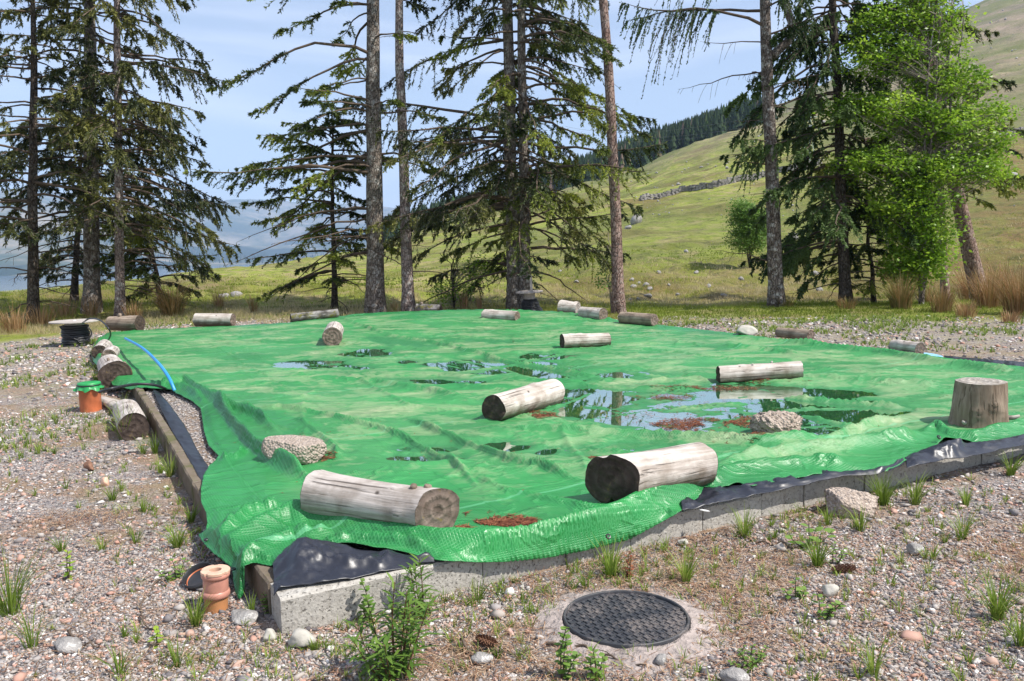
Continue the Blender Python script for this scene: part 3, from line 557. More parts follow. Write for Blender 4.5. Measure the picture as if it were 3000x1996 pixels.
def tarp_z(P):
    P = np.asarray(P, float); z = np.full(len(P), ZB)
    z += (fbm(P[:, 0]*.8, P[:, 1]*.8, 3, 60)-.5)*.028 + (fbm(P[:, 0]*4+P[:, 1]*2, P[:, 1]*6, 3, 64)-.5)*.009 + .004
    rg = 1-np.abs(2*fbm(P[:, 0]*1.6+P[:, 1]*.6, P[:, 1]*2.1, 4, 66)-1)*2.2; z += np.clip(rg, 0, 1)**3*.012
    a_ = (P-Nc)@e1; b_ = (P-Nc)@e2
    for w_, per, ph in ((a_, 1.05, .3), (b_, .92, .1)):
        fd = np.abs(np.mod(w_/per+ph, 1)-.5)*per; sg_ = np.where(np.floor(w_/per+ph+.5) % 2 == 0, 1, -.7); z += sg_*.007*np.exp(-fd/.022)*(.3+vnoise(a_*1.1, b_*1.1, 55))
    c = at(1440, 912, .3)[:2]; q = (P-c); z += .13*np.exp(-((q[:, 0]/3.2)**2 + (q[:, 1]/1.6)**2)) 
    f = pudf(P); z -= np.minimum(f, .72)*.036; px_, py_ = proj(np.column_stack([P, np.full(len(P), WZ)])); b2 = np.zeros(len(P))
    for cx, cy, rx, ry in PUD: b2 = np.maximum(b2, sstep(3.6, .9, np.hypot((px_-cx)/rx, (py_-cy)/ry)))
    z -= .010*b2*(.6+.8*fbm(P[:, 0]*3, P[:, 1]*2, 3, 71))
    R_ = np.zeros(len(P))
    for pts, h, w in _rw:
        lo = pts.min(0)-4*w; hi = pts.max(0)+4*w; ix = np.where((P[:, 0] > lo[0]) & (P[:, 0] < hi[0]) & (P[:, 1] > lo[1]) & (P[:, 1] < hi[1]))[0]
        if not len(ix): continue
        Q = P[ix]; best = np.full(len(ix), 9.); tt = np.zeros(len(ix)); m = len(pts)-1
        for k in range(m):
            d, t = segdist(Q, pts[k], pts[k+1]); u = d < best; best = np.where(u, d, best); tt = np.where(u, (k+t)/m, tt)
        wv = w*(.8+.5*vnoise(tt*9, tt*0+h*100, 80)); prof = np.exp(-np.abs(best/wv)**(1.05 if h < .05 else 1.5))*np.minimum(1, np.minimum(tt, 1-tt)*9+.12)*(.75+.5*vnoise(tt*14+3, tt*0, 81))
        R_[ix] = np.maximum(R_[ix], 0) + h*prof if h < 0 else np.where(R_[ix] > h*prof, R_[ix]+.25*h*prof, h*prof+.25*R_[ix])
    return z + R_
def tarp():
    PX = np.arange(225, 3820, 4.5); py = [905.]
    while py[-1] < 1785: py.append(py[-1] + 1.2 + 2.2*(py[-1]-905)/880 )
    py = np.array(py); GX, GY = np.meshgrid(PX, py); 
    DX = _F[0] + (GX-CX)/F_PX*_R[0] - (GY-CY)/F_PX*_U[0]; DY = _F[1] + (GX-CX)/F_PX*_R[1] - (GY-CY)/F_PX*_U[1]; DZ = _F[2] + (GX-CX)/F_PX*_R[2] - (GY-CY)/F_PX*_U[2]
    t = (.17-CAMZ)/DZ; P = np.stack([DX*t, DY*t], -1).reshape(-1, 2); H, Wd = GX.shape
    A = OUT[:, :2]; B = np.roll(A, -1, 0); Z0 = OUT[:, 2]; Z1 = np.roll(Z0, -1); W0 = OUT[:, 3]
    best = np.full(len(P), 1e9); bz = np.zeros(len(P)); bw = np.zeros(len(P)); bp = np.zeros((len(P), 2)); ins = np.zeros(len(P), bool)
    for k in range(len(A)):
        d, t = segdist(P, A[k], B[k]); u = d < best; best = np.where(u, d, best); bz = np.where(u, Z0[k]+(Z1[k]-Z0[k])*t, bz); bw = np.where(u, W0[k], bw)
        bp[u] = (A[k]+t[:, None]*(B[k]-A[k]))[u]
        c = ((A[k, 1] > P[:, 1]) != (B[k, 1] > P[:, 1])) & (P[:, 0] < (B[k, 0]-A[k, 0])*(P[:, 1]-A[k, 1])/(B[k, 1]-A[k, 1]+1e-15)+A[k, 0]); ins ^= c
    i = np.arange(H-1)[:, None]*Wd + np.arange(Wd-1)[None]; Fq = np.stack([i, i+Wd, i+Wd+1, i+1], -1).reshape(-1, 4)
    Fq = Fq[ins[Fq].sum(1) >= 2]
    P2 = P.copy(); P2[~ins] = bp[~ins]; dist = np.where(ins, best, 0.)
    used = np.unique(Fq); mp = np.full(len(P), -1); mp[used] = np.arange(len(used)); Fq = mp[Fq]; P2 = P2[used]; dist = dist[used]; bz = bz[used]; bw = bw[used]
    z = tarp_z(P2); k = sstep(0, 1, dist/bw)
    z = bz*(1-k) + z*k
    # scalloped hem
    z += (1-sstep(0, .25, dist))*(fbm(P2[:, 0]*9, P2[:, 1]*9, 3, 90)-.5)*.02
    # never below kerb top where it lies on it
    a = (P2-Nc)@n1; inn = a < -.004; z = np.where(inn & ((P2-NcL)@n2 < -.01), np.maximum(z, np.where(pudf(P2) > .05, 0, KH+.006)), z)
    hang = (a > -.03) & (a < .2) & (dist < .25) & (P2@e1-Nc@e1 > .1); drape = bz + (KH+.010-bz)*(1-sstep(-.002, .034, a)); z = np.where(hang, np.maximum(z*(a < 0), np.where(bz < KH, drape, z)), z)
    z = np.where(dist > .3, np.maximum(z, .128), z); z = np.maximum(z, .008)
    uvw = np.column_stack([(P2-Nc)@e1, (P2-Nc)@e2, z*0]); uvw[:, 1] += np.where((P2-Nc)@n1 > -.03, np.minimum(z-.165, 0), 0); uvw[:, 0] += np.where((P2-NcL)@n2 > -.03, np.minimum(z-.165, 0)*1., 0)
    
    px, py_ = proj(np.column_stack([P2, z])); rim = sstep(.12, .5, dist)
    dust = rim*sstep(1560, 1300, py_+ (px > 2000)*150*0)*.95 + .05; dust = dust*(1-.9*sstep(980, 780, px)*sstep(1150, 1230, py_))
    wet = np.clip(np.maximum(sstep(WZ+.0022, WZ-.001, z), .7*sstep(WZ+.017, WZ+.002, z))*sstep(.3, .5, dist), 0, 1)
    gr = np.zeros(len(z))
    for cx, cy, rx, ry in SPOT: gr = np.maximum(gr, sstep(1.2, .4, np.hypot((px-cx)/rx, (py_-cy)/ry)))
    root = thing('tarpaulin', 'large green mesh-reinforced tarpaulin spread over the concrete bed', 'tarpaulin', (Nc[0], Nc[1], 0)); o0 = np.array([Nc[0], Nc[1], 0])
    o = mesh('sheet', np.column_stack([P2, z])-o0, Fq, M['tarp'], root, True, {'weave': uvw, 'dust': dust, 'wet': wet, 'grime': gr})
    sm = o.modifiers.new('thickness', 'SOLIDIFY'); sm.thickness = .0025; sm.offset = 1
    for p in (at(605, 1585, .128), onkerb(1778, 1586, .045), at(682, 1672, .098), at(2745, 1292, .2)):   # eyelets in the hem
        m = MB(); m.lathe([(.006, .002), (.007, .005), (.012, .006), (.015, .003), (.015, -.002)], 16); e = m.build('eyelet', M['black'], root); e.location = p-o0+np.array([0, 0, .006]); 
        if p[0] > 0: e.rotation_euler = Vector((n1[0], n1[1], .75)).to_track_quat('Z', 'Y').to_euler(); e.location = p-o0+np.array([n1[0], n1[1], .7])*.012+np.array([0, 0, .02])
tarp()
def base():                              # solid bed the far edges of the tarp rest on
    far = OUT[(OUT[:, 1] > 10.2)][:, :2]; cen = slab(4.5, 6.); far = [cen+(p-cen)*(1-.10/np.linalg.norm(p-cen)) for p in far]; ring = [p for p in far if (p-NcL)@n2 < -.3] + [slab(1.6, 9.), slab(1.6, 1.), slab(8.5, 1.)]
    n = len(ring); V = [(p[0], p[1], .112) for p in ring] + [(p[0], p[1], -.1) for p in ring]; o = mesh('bed_base', V, [list(range(n))] + [[k, n+k, n+(k+1) % n, (k+1) % n] for k in range(n)], M['concrete']); tag(o, kind='structure')
base()
def water():
    m = [np.array(at(x, y, WZ)) for x, y in ((470, 1010), (2900, 1060), (3300, 1130), (2650, 1262), (2300, 1310), (1700, 1440), (1250, 1500), (1000, 1400))]
    o = mesh('water', m, [list(range(len(m)))], M['water']); tag(o, kind='structure')
water()
# ------------------------------------------------------------------ logs
def tz(x, y):                            # top surface a thing rests on
    P = np.array([[x, y]]); ins = False; A = OUT[:, :2]; B = np.roll(A, -1, 0)
    c = ((A[:, 1] > y) != (B[:, 1] > y)) & (x < (B[:, 0]-A[:, 0])*(y-A[:, 1])/(B[:, 1]-A[:, 1]+1e-15)+A[:, 0])
    return float(tarp_z(P)[0]) if c.sum() % 2 else float(terr(x, y))
def frame(a, b):
    X = norm(b-a); Z = np.array([0, 0, 1.]); Y = norm(np.cross(Z, X)) if abs(X[2]) < .95 else np.array([0, 1., 0]); Z = np.cross(X, Y)
    return Matrix(((X[0], Y[0], Z[0], a[0]), (X[1], Y[1], Z[1], a[1]), (X[2], Y[2], Z[2], a[2]), (0, 0, 0, 1)))
def log(label, p, q, mat, endm, endm2=None, z0=None, z1=None, flare=(1, 1), stubs=(), knots=4, bulge=0., squash=1., group=None, seed=0, oval=0., split=False, name='log', sink=.012, cat='log', bend=0., skew=(0, 0)):
    """p, q: photo (column, row, radius) of the two cut faces; each is put on the surface below it"""
    r_ = np.random.default_rng(seed+100)
    def place(c, zz):
        x, y, r = c; z = zz if zz is not None else ZB
        for _ in range(4):
            g = at(x, y+r*.93, z); 
            if zz is None: z = .5*z+.5*min(tz(g[0], g[1]), .21)
        R = r*1.05*float((g-[0, 0, CAMZ])@_F)/F_PX; return np.array([g[0], g[1], z+R-sink]), R
    a, ra = place(p, z0); b, rb = place(q, z1); L = float(np.linalg.norm(b-a)); m = 26; n = 36
    g = thing(name, label, cat, (0, 0, 0), group); g.matrix_world = frame(a, b); t = np.linspace(0, 1, m); th = np.linspace(0, 2*np.pi, n, endpoint=False)
    rad = ra+(rb-ra)*t; rad = rad*(1+(flare[0]-1)*np.exp(-t*7))*(1+(flare[1]-1)*np.exp(-(1-t)*7))*(1+bulge*np.sin(t*np.pi))
    T_, H_ = np.meshgrid(t, th, indexing='ij'); off = r_.random(2)*50
    nz = (fbm(np.cos(H_)*1.3+off[0]+T_*1.5, np.sin(H_)*1.3+off[1], 4, 7)-.5)*.15 + (fbm(H_*9/6.28*2+off[0], T_*L*2.2, 3, 8)-.5)*.05
    Rm = rad[:, None]*(1+nz+oval*np.cos(2*H_+.8))
    if split: Rm *= 1-.38*np.exp(-((np.mod(H_+1.62+np.pi, 2*np.pi)-np.pi)/.13)**2)*np.exp(-T_*7)-.16*np.exp(-((np.mod(H_-1.3+np.pi, 2*np.pi)-np.pi)/.15)**2)*np.exp(-T_*9)
    for _ in range(knots):
        tk, hk = r_.uniform(.12, .88), r_.uniform(-.6, 3.6); s = r_.uniform(.02, .035); d = np.hypot((T_-tk)*L, (np.mod(H_-hk+np.pi, 2*np.pi)-np.pi)*rad.mean()); Rm += .014*np.exp(-(d/s)**2) - .02*np.exp(-(d/(s*.42))**2)
    X = T_*L; bz = bend*np.sin(T_*np.pi)*L
    X = X + skew[0]*Rm*np.cos(H_)*np.exp(-T_*L/.16) + skew[1]*Rm*np.cos(H_)*np.exp(-(1-T_)*L/.16)
    V = np.stack([X + (fbm(np.cos(H_)*2+off[0], np.sin(H_)*2, 3, 9)-.5)*.03*(np.where(T_ < .02, 1, 0)+np.where(T_ > .98, 1, 0)), Rm*np.cos(H_), Rm*np.sin(H_)*squash+bz], -1)
    i = np.arange(m-1)[:, None]*n; j = np.arange(n)[None]; k = (j+1) % n; Fq = np.stack([i+j, i+n+j, i+n+k, i+k], -1).reshape(-1, 4)[:, ::-1]
    mesh('wood', V.reshape(-1, 3), Fq, M[mat], g, True)
    for e, mt, row, sgn in ((0, endm, 0, -1), (1, endm2 or endm, m-1, 1)):
        ring = V[row]; c = ring.mean(0); VV = [c+np.array([sgn*.001, 0, 0])]; FF = []
        for f in (.33, .66, 1.): VV += [c+(v-c)*f + np.array([sgn*(.0035*vnoise(np.array(v[1]*60*f), np.array(v[2]*60*f), 3)), 0, 0]) for v in ring]
        FF = [[0, 1+k_, 1+(k_+1) % n] for k_ in range(n)] + [[1+l*n+k_, 1+(l+1)*n+k_, 1+(l+1)*n+(k_+1) % n, 1+l*n+(k_+1) % n] for l in range(2) for k_ in range(n)]
        if sgn < 0: FF = [f[::-1] for f in FF]
        # a pale bark lip stays on the wood mesh, the sawn face is its own part
        mesh('cut_face', VV, FF, M[mt], g)
    for (ts, hs, ln, rs) in stubs:
        c = np.array([ts*L, 0, bend*math.sin(ts*math.pi)*L]); d = np.array([.25, math.cos(hs), math.sin(hs)]); rr = float(np.interp(ts, t, rad))
        mb = MB(); k_ = [c+d*rr*.7, c+d*(rr+ln*.5), c+d*(rr+ln)]; mb.tube(k_, [rs*1.25, rs, rs*.9], 9); mb.build('branch_stub', M['wood_brown' if mat != 'wood_pale' else 'wood_grey'], g, True)
    return g
G_ = 'logs weighing down the tarpaulin'
log('thick weathered log with a round brown cut end just inside the near corner', (930, 1446, 62), (1284, 1499, 67), 'wood_grey', 'end_dark', 'end_mid', stubs=[(.80, 1.75, .02, .018), (.88, 1.45, .012, .02)], flare=(1.06, 1.0), skew=(0, .45), z0=.195, z1=.195, seed=1, group=G_, bend=-.015, knots=3)
log('pale silvery log with a black mossy split end beside the front edge', (1792, 1408, 70), (2060, 1358, 59), 'wood_pale', 'end_dark', z0=.19, z1=.19, seed=2, group=G_, split=True, flare=(1.06, 1), knots=2, skew=(-.55, 0))
log('pale grey log with a dark sawn end lying alone in the middle of the tarpaulin', (1447, 1197, 38), (1622, 1146, 35), 'wood_pale', 'end_dark', seed=3, group=G_, knots=4)
log('long thin pale log with knots lying beyond the brown needle drifts', (2104, 1097, 24), (2345, 1083, 24), 'wood_pale', 'end_dark', seed=4, group=G_, stubs=[(.38, 1.9, .012, .011), (.62, 1.6, .02, .011)], knots=6)
log('white log with black knots and a dark end near the back', (1647, 1001, 21), (1783, 995, 19), 'wood_pale', 'end_dark', seed=5, group=G_, knots=5)
log('short pale log propped on a branch stub at the far edge of the tarpaulin', (1420, 925, 17), (1516, 929, 16), 'wood_pale', 'end_mid', seed=6, group=G_, stubs=[(.4, -1.5, .03, .012), (.75, 1.2, .015, .01)], knots=4)
log('short stubby log seen end on, alone on the left part of the tarpaulin', (975, 988, 27), (981, 969, 25), 'wood_grey', 'end_mid', seed=7, group=G_, knots=1)
log('pale smooth log lying along the back left edge of the tarpaulin', (576, 938, 19), (684, 938, 18), 'wood_pale', 'end_mid', seed=8, group=G_, z0=.17, z1=.17, knots=1)
log('black and white mossy log lying along the back edge of the tarpaulin', (852, 932, 12), (990, 919, 14), 'wood_mossy', 'end_dark', seed=9, group=G_, z0=.2, z1=.22, knots=5)
log('brown barky log with a broken branch stub at the far left corner', (326, 948, 20), (411, 948, 21), 'wood_brown', 'end_dark', seed=10, group=G_, z0=.17, z1=.17, stubs=[(.32, 1.75, .05, .03), (.32, -.9, .05, .02)], knots=2)
log('dark rotten log half hidden behind the back edge of the tarpaulin', (1222, 905, 14), (1292, 906, 13), 'wood_mossy', 'end_dark', seed=11, z0=.12, z1=.12, stubs=[(.15, 1.7, .04, .03)])
log('pale log with a deep saw cut, leftmost of the three at the far right corner', (1643, 903, 22), (1694, 907, 19), 'wood_pale', 'end_pale', seed=12, group=G_, knots=1, z0=.2, z1=.2)
log('thin sawn disc of wood standing against the log with the saw cut', (1684, 905, 20), (1693, 905, 20), 'wood_pale', 'end_pale', seed=13, knots=0, z0=.2, z1=.2, name='wood_slice', cat='wood slice')
log('short grey log with ringed end, middle of three at the far right corner', (1706, 918, 18), (1768, 923, 19), 'wood_grey', 'end_mid', seed=14, group=G_, z0=.2, z1=.19, knots=1)
log('brown log with a split lower side, rightmost of the three at the far right corner', (1822, 931, 17), (1917, 938, 17), 'wood_brown', 'end_mid', seed=15, group=G_, z0=.19, z1=.19, stubs=[(.25, -.9, .02, .015)], knots=2)
log('brown log with orange lichen lying along the far right edge beside the white rock', (2281, 973, 14), (2375, 982, 15), 'wood_brown', 'end_mid', seed=16, group=G_, z0=.18, z1=.18)
log('grey log with a ringed end on the far right edge beside blue plastic', (2616, 1012, 17), (2695, 1022, 19), 'wood_grey', 'end_mid', seed=17, group=G_, z0=.17, z1=.17)
log('furthest small log in the row of three at the left edge', (293, 1033, 21), (309, 1014, 19), 'wood_grey', 'end_dark', seed=18, group=G_, z0=.1, z1=.1, knots=1)
log('middle grey stub of the row of three at the left edge', (320, 1045, 20), (330, 1030, 19), 'wood_grey', 'end_mid', seed=19, group=G_, z0=.12, z1=.14, knots=1)
log('flared log with wide dark face, nearest of three at the left edge', (340, 1100, 37), (322, 1068, 29), 'wood_grey', 'end_dark', seed=20, group=G_, z0=.06, z1=.06, flare=(1.12, 1), oval=.08, stubs=[(.35, 2.7, .02, .035), (.3, 1.3, .02, .016)], knots=2)
log('grey log with a dark sawn face lying on the gravel outside the edging', (395, 1253, 41), (372, 1205, 35), 'wood_grey', 'end_dark', seed=21, z0=0, z1=0, knots=5)
log('bleached twisted root wood lying behind the orange clay pipe', (366, 1196, 22), (305, 1172, 15), 'wood_pale', 'end_pale', seed=22, z0=0, z1=0, squash=.75, flare=(1.2, 1), name='root_wood', cat='driftwood')
def stump():
    z = .175; c = at(2868, 1243, z); s = float((c-[0, 0, CAMZ])@_F)/F_PX; R = 69*s; H = 128*s; n = 44; m = 24; r_ = np.random.default_rng(4)
    g = thing('tree_stump', 'upright sawn tree stump standing at the right end of the tarpaulin', 'stump', c)
    t = np.linspace(0, 1, m); th = np.linspace(0, 2*np.pi, n, endpoint=False); T_, H_ = np.meshgrid(t, th, indexing='ij')
    Rm = R*(1.1-.13*T_+.10*np.exp(-T_*6))*(1+(fbm(np.cos(H_)*1.4+3, np.sin(H_)*1.4+T_, 4, 5)-.5)*.2+(fbm(H_*4, T_*1.5, 3, 6)-.5)*.05)
    Rm += R*.10*np.exp(-((np.mod(H_-3.6+np.pi, 2*np.pi)-np.pi)/.5)**2)*np.exp(-((T_-.45)/.35)**2)
    for tk, hk in ((.34, 4.1), (.5, 4.75), (.33, 5.2)):
        dd = np.hypot((T_-tk)*H, (np.mod(H_-hk+np.pi, 2*np.pi)-np.pi)*R); Rm += .02*np.exp(-(dd/.03)**2)-.028*np.exp(-(dd/.014)**2)
    V = np.stack([T_*H, Rm*np.cos(H_), Rm*np.sin(H_)], -1).reshape(-1, 3); i = np.arange(m-1)[:, None]*n; j = np.arange(n)[None]; k = (j+1) % n
    Rot = Matrix(((0, 1, 0, 0), (0, 0, 1, 0), (1, 0, 0, 0), (0, 0, 0, 1)))     # grain runs along the part's own X
    o = mesh('trunk_wood', V, np.stack([i+j, i+n+j, i+n+k, i+k], -1).reshape(-1, 4)[:, ::-1], M['wood_brown'], g, True); o.matrix_local = Rot
    top = V[-n:]; cc = top.mean(0); VV = [cc+[.004, 0, 0]] + [cc+(v-cc)*f+np.array([.004+.006*r_.random(), 0, 0])*(f < 1) for f in (.35, .7, 1) for v in top]
    o = mesh('cut_top', VV, [[0, 1+q, 1+(q+1) % n] for q in range(n)] + [[1+l*n+q, 1+(l+1)*n+q, 1+(l+1)*n+(q+1) % n, 1+l*n+(q+1) % n] for l in range(2) for q in range(n)], M['end_pale'], g); o.matrix_local = Rot
    for a, zz, ln, rr in ((-.35, .12, .07, .016), (3.75, .06, .05, .014)):
        mb = MB(); dr = np.array([math.cos(a), math.sin(a), .1]); mb.tube([dr*R*.8+[0, 0, zz*H], dr*(R*1.1+ln*.5)+[0, 0, zz*H], dr*(R*1.1+ln)+[0, 0, zz*H+.012]], [rr*1.5, rr, rr*.6], 8); mb.build('branch_stub', M['wood_grey'], g, True)
stump()
# ------------------------------------------------------------------ rocks
def rockmesh(sx, sy, sz, seed, sub=4, rough=.35, flat=0., fine=.06):
    import bmesh
    bm = bmesh.new(); bmesh.ops.create_icosphere(bm, subdivisions=sub, radius=1); V = np.array([v.co[:] for v in bm.verts]); Fq = [[v.index for v in f.verts] for f in bm.faces]; bm.free()
    r_ = np.random.default_rng(seed); N = norm(V.copy()); rad = np.ones(len(V))
    for _ in range(9):                   # chop with planes for angular faces
        nrm = norm(r_.normal(size=3)); h = r_.uniform(.55, .85); dd = V@nrm; rad = np.where(dd*rad > h, np.minimum(rad, h/np.maximum(dd, .05)), rad)
    o = r_.random(3)*20; rad = rad*(1+rough*.6*(fbm(N[:, 0]*1.5+o[0]+N[:, 2], N[:, 1]*1.5+o[1]-N[:, 2], 3, seed)-.5) + fine*(fbm(N[:, 0]*9+N[:, 2]*5, N[:, 1]*9-N[:, 2]*6, 3, seed+5)-.5)*2)
    V = V*rad[:, None]; V *= np.array([sx, sy, sz])
    if flat: V[:, 2] = np.minimum(V[:, 2], sz*flat)
    return V, Fq
def rock(label, px, py, w, h, z, mat, seed, yr=.7, tilt=0., flat=0., sub=4, fine=.06, name='rock', cat='rock', group=None, rot=0.):
    c = at(px, py+h*.38, z); s = np.linalg.norm(c-[0, 0, CAMZ])/F_PX; V, Fq = rockmesh(w*s*.56, w*s*.56*yr, h*s*.62, seed, sub, .35, flat, fine)
    o = mesh(name, V, Fq, M[mat], smooth=False); o.location = c + np.array([0, 0, h*s*.36]); o.rotation_euler = (0, tilt, rot); o.data.polygons.foreach_set('use_smooth', np.ones(len(o.data.polygons), bool)); tag(o, label, cat, group); return o
rock('flat-topped chunk of broken concrete on the tarpaulin, nearest the left folds', 878, 1315, 192, 98, .168, 'rubble', 26, .6, .10, .42, 5, .03, 'concrete_chunk', 'concrete chunk')
rock('knobbly lump of pebbly concrete standing in the brown puddle', 2283, 1243, 134, 66, .150, 'rubble', 34, .55, .02, .8, 5, .28, 'concrete_lump', 'concrete lump')
rock('whitish angular rock on the far right edge of the tarpaulin', 2184, 972, 62, 30, .17, 'white_rock', 43, .7, .05)
rock('broken concrete rock buried in grass against the front kerb', 2480, 1482, 165, 85, -.02, 'rubble', 52, .8, -.1, .8, 5, .1)
rock('bark coloured sharp stone sliver lying on the gravel at the left', 262, 1368, 44, 22, 0, 'cone', 55, .4, .4, 0, 3, .1, 'stone_sliver', 'stone', rot=-.6)
# ------------------------------------------------------------------ manhole
def manhole():
    c = at(1834, 1823, 0.006); s = float((c-[0, 0, CAMZ])@_F)/F_PX; R = 182*s
    th = np.linspace(0, 2*np.pi, 96, endpoint=False); prof = [(R*1.012, .008), (R*1.022, .019), (R*1.07, .014), (R*1.2, .008), (R*1.42, -.002), (R*1.8, -.04)]; V = []
    for k, (r, z) in enumerate(prof):
        for t in th:
            w = 1 + (fbm(np.array(math.cos(t)*2+5), np.array(math.sin(t)*2), 3, 8)-.5)*.5*(k/5.) + (.35*max(0, math.cos(t+.6)) if k > 2 else 0)*(k-2)/3
            q = r if k < 2 else R*1.03+(r-R*1.03)*w; V.append((q*math.cos(t), q*math.sin(t), z+(fbm(np.array(q*18*math.cos(t)), np.array(q*18*math.sin(t)), 4, 9)-.5)*.022*(k > 0)))
    n = 96; m = mesh('cement_collar', V, [[i*n+j, i*n+(j+1) % n, (i+1)*n+(j+1) % n, (i+1)*n+j] for i in range(5) for j in range(n)], M['cement'], smooth=True); m.location = c; m.rotation_euler = (math.radians(-.6), 0, 0); tag(m, 'rough cement collar around the round black manhole cover', 'cement surround')
    g = thing('manhole_cover', 'round black chequered manhole cover set in rough cement', 'manhole cover', c); g.rotation_euler = (math.radians(-.6), 0, 0)
    mb = MB(); mb.lathe([(0, .018), (R*.955, .018), (R*.96, .012)], 96); mb.build('plate', M['cover'], g)
    mb = MB(); mb.lathe([(R*.965, .0), (R*.967, .027), (R*.975, .030), (R*1.0, .030), (R*1.008, .026), (R*1.01, -.02)], 96); mb.build('rim', M['cover'], g, True)
    mb = MB(); p = R*2/14.; a = .62; ca, sa = math.cos(a), math.sin(a)
    for i in range(-8, 9):
        for j in range(-8, 9):
            x, y = (i+.5*(j % 2))*p, j*p*.98
            if math.hypot(x, y) > R*.93 or math.hypot(x, y) < R*.1: continue
            h = p*.37; X, Y = x*ca-y*sa, x*sa+y*ca; q = [(-1, -1), (1, -1), (1, 1), (-1, 1)]
            V = [(X+(u*ca-v*sa)*h*f, Y+(u*sa+v*ca)*h*f, z) for f, z in ((1.12, .0178), (1.0, .0235), (.72, .0235), (.6, .0205)) for u, v in q]
            mb.add(V, [[l*4+k, l*4+(k+1) % 4, (l+1)*4+(k+1) % 4, (l+1)*4+k] for l in range(3) for k in range(4)] + [[12, 13, 14, 15]])
    mb.build('tread', M['cover'], g)
    mb = MB(); mb.lathe([(0, .021), (R*.035, .021), (R*.045, .026), (R*.055, .021), (R*.075, .021), (R*.085, .026), (R*.095, .0182)], 32); mb.build('boss', M['cover'], g)
manhole()
# ------------------------------------------------------------------ pipes
def pipe_near():
    c = at(634, 1782, 0); s = float((c-[0, 0, CAMZ])@_F)/F_PX; R = 35.5*s; H = 122*s
    g = thing('drain_pipe', 'short pink clay drain pipe with collar and open cap, beside the kerb corner', 'drain pipe', c); g.rotation_euler = (0, math.radians(2), .3)
    MB().lathe([(R*.9, -.06), (R*.93, H*.28), (R*.93, H*.34)], 40).build('lower_pipe', M['pipe_tan'], g, True)
    MB().lathe([(R*.95, H*.30), (R*1.06, H*.32), (R*1.12, H*.35), (R*1.12, H*.41), (R*1.07, H*.45), (R*1.0, H*.47)], 40).build('collar', M['clay_pink'], g, True)
    MB().lathe([(R*1.0, H*.46), (R*1.0, H*.78)], 40).build('socket', M['clay_pink'], g, True)
    MB().lathe([(R*1.0, H*.775), (R*1.06, H*.78), (R*1.13, H*.82), (R*1.13, H*.88), (R*1.08, H*.895)], 40).build('socket_rim', M['clay_pink'], g, True)
    n = 64; V = []; Fq = []
    for k, (r, z) in enumerate(((R*.48, H*.80), (R*.48, H*.955), (R*.5, H*.965), (R*1.12, H*.965), (R*1.16, H*.955), (R*1.16, H*.90), (R*1.0, H*.895))):
        for j in range(n):
            a = j/n*2*math.pi; q = r*(.90 if (k in (3, 4, 5) and (abs(a-4.1) < .12 or abs(a-5.4) < .12 or abs(a-1.6) < .14 or abs(a-3.0) < .1)) else 1); V.append((q*math.cos(a), q*math.sin(a), z))
    mesh('cap_ring', V, [[i*n+j, i*n+(j+1) % n, (i+1)*n+(j+1) % n, (i+1)*n+j] for i in range(6) for j in range(n)], M['clay_pale'], g)
    MB().lathe([(0, H*.82), (R*.5, H*.84)], 24).build('inner_plug', M['rock'], g)
    c2 = at(588, 1716, 0); g2 = thing('rubber_lid', 'black rubber lid leaning on the ground behind the pink drain pipe', 'lid', c2 + np.array([0, 0, .035])); g2.rotation_euler = (math.radians(24), math.radians(-12), 0)
    MB().lathe([(0, .0), (R*1.25, .0), (R*1.3, .004), (R*1.3, .03), (R*1.36, .032), (R*1.36, -.004), (0, -.006)], 40).build('disc', M['black'], g2, True)
    MB().lathe([(R*1.12, .001), (R*1.14, .006), (R*1.17, .006), (R*1.19, .001)], 40).build('seal', M['clay'], g2, True)
pipe_near()
def pipe_left():
    c = at(267, 1203, 0); s = np.linalg.norm(c-[0, 0, CAMZ])/F_PX; R = 26*s; H = 72*s
    g = thing('clay_pipe', 'upright orange clay pipe with green cloth tied over its top', 'clay pipe', c)
    MB().lathe([(R, -.06), (R, H*.9), (R*1.04, H*.92), (R*1.04, H*1.0), (R*.9, H)], 40).build('pipe', M['clay'], g, True)
    n = 60; V = []; 
    for k, (r, z) in enumerate(((0, 1.05), (.6, 1.055), (1.04, 1.03), (1.08, .98), (1.07, .93), (1.22, .84), (1.32, .78))):
        for j in range(n):
            a = j/n*2*math.pi; w = (.13*math.sin(a*9)+.06*math.sin(a*17+1))*(k > 4)*(k-4)/2; V.append(((r+w)*R*math.cos(a), (r+w)*R*math.sin(a), z*H + (.05*H*math.sin(a*7+2) if k == 6 else 0)))
    o = mesh('cloth_lid', V, [[i*n+j, i*n+(j+1) % n, (i+1)*n+(j+1) % n, (i+1)*n+j] for i in range(6) for j in range(n)], M['greencloth'], g, True)
    th = np.linspace(0, 2*np.pi, 41); MB().tube([(1.1*R*math.cos(a), 1.1*R*math.sin(a), .95*H) for a in th], .006, 6, False).build('tie_cord', M['black'], g, True)
pipe_left()
def bez(P, n=40):
    P = np.array(P, float); m = len(P); t = np.linspace(0, m-1, n); out = []
    for q in t:
        i = min(int(q), m-2); f = q-i; p0, p1, p2, p3 = P[max(i-1, 0)], P[i], P[i+1], P[min(i+2, m-1)]
        out.append(.5*((2*p1)+(-p0+p2)*f+(2*p0-5*p1+4*p2-p3)*f*f+(-p0+3*p1-3*p2+p3)*f**3))
    return np.array(out)
def hose(name, pts, r, mat, label, cat, open_end=False):
    g = bez([at(*p) for p in pts], 60); V, Fq = tube(g, r, 14); o = mesh(name, V, Fq, M[mat], smooth=True); tag(o, label, cat); return o
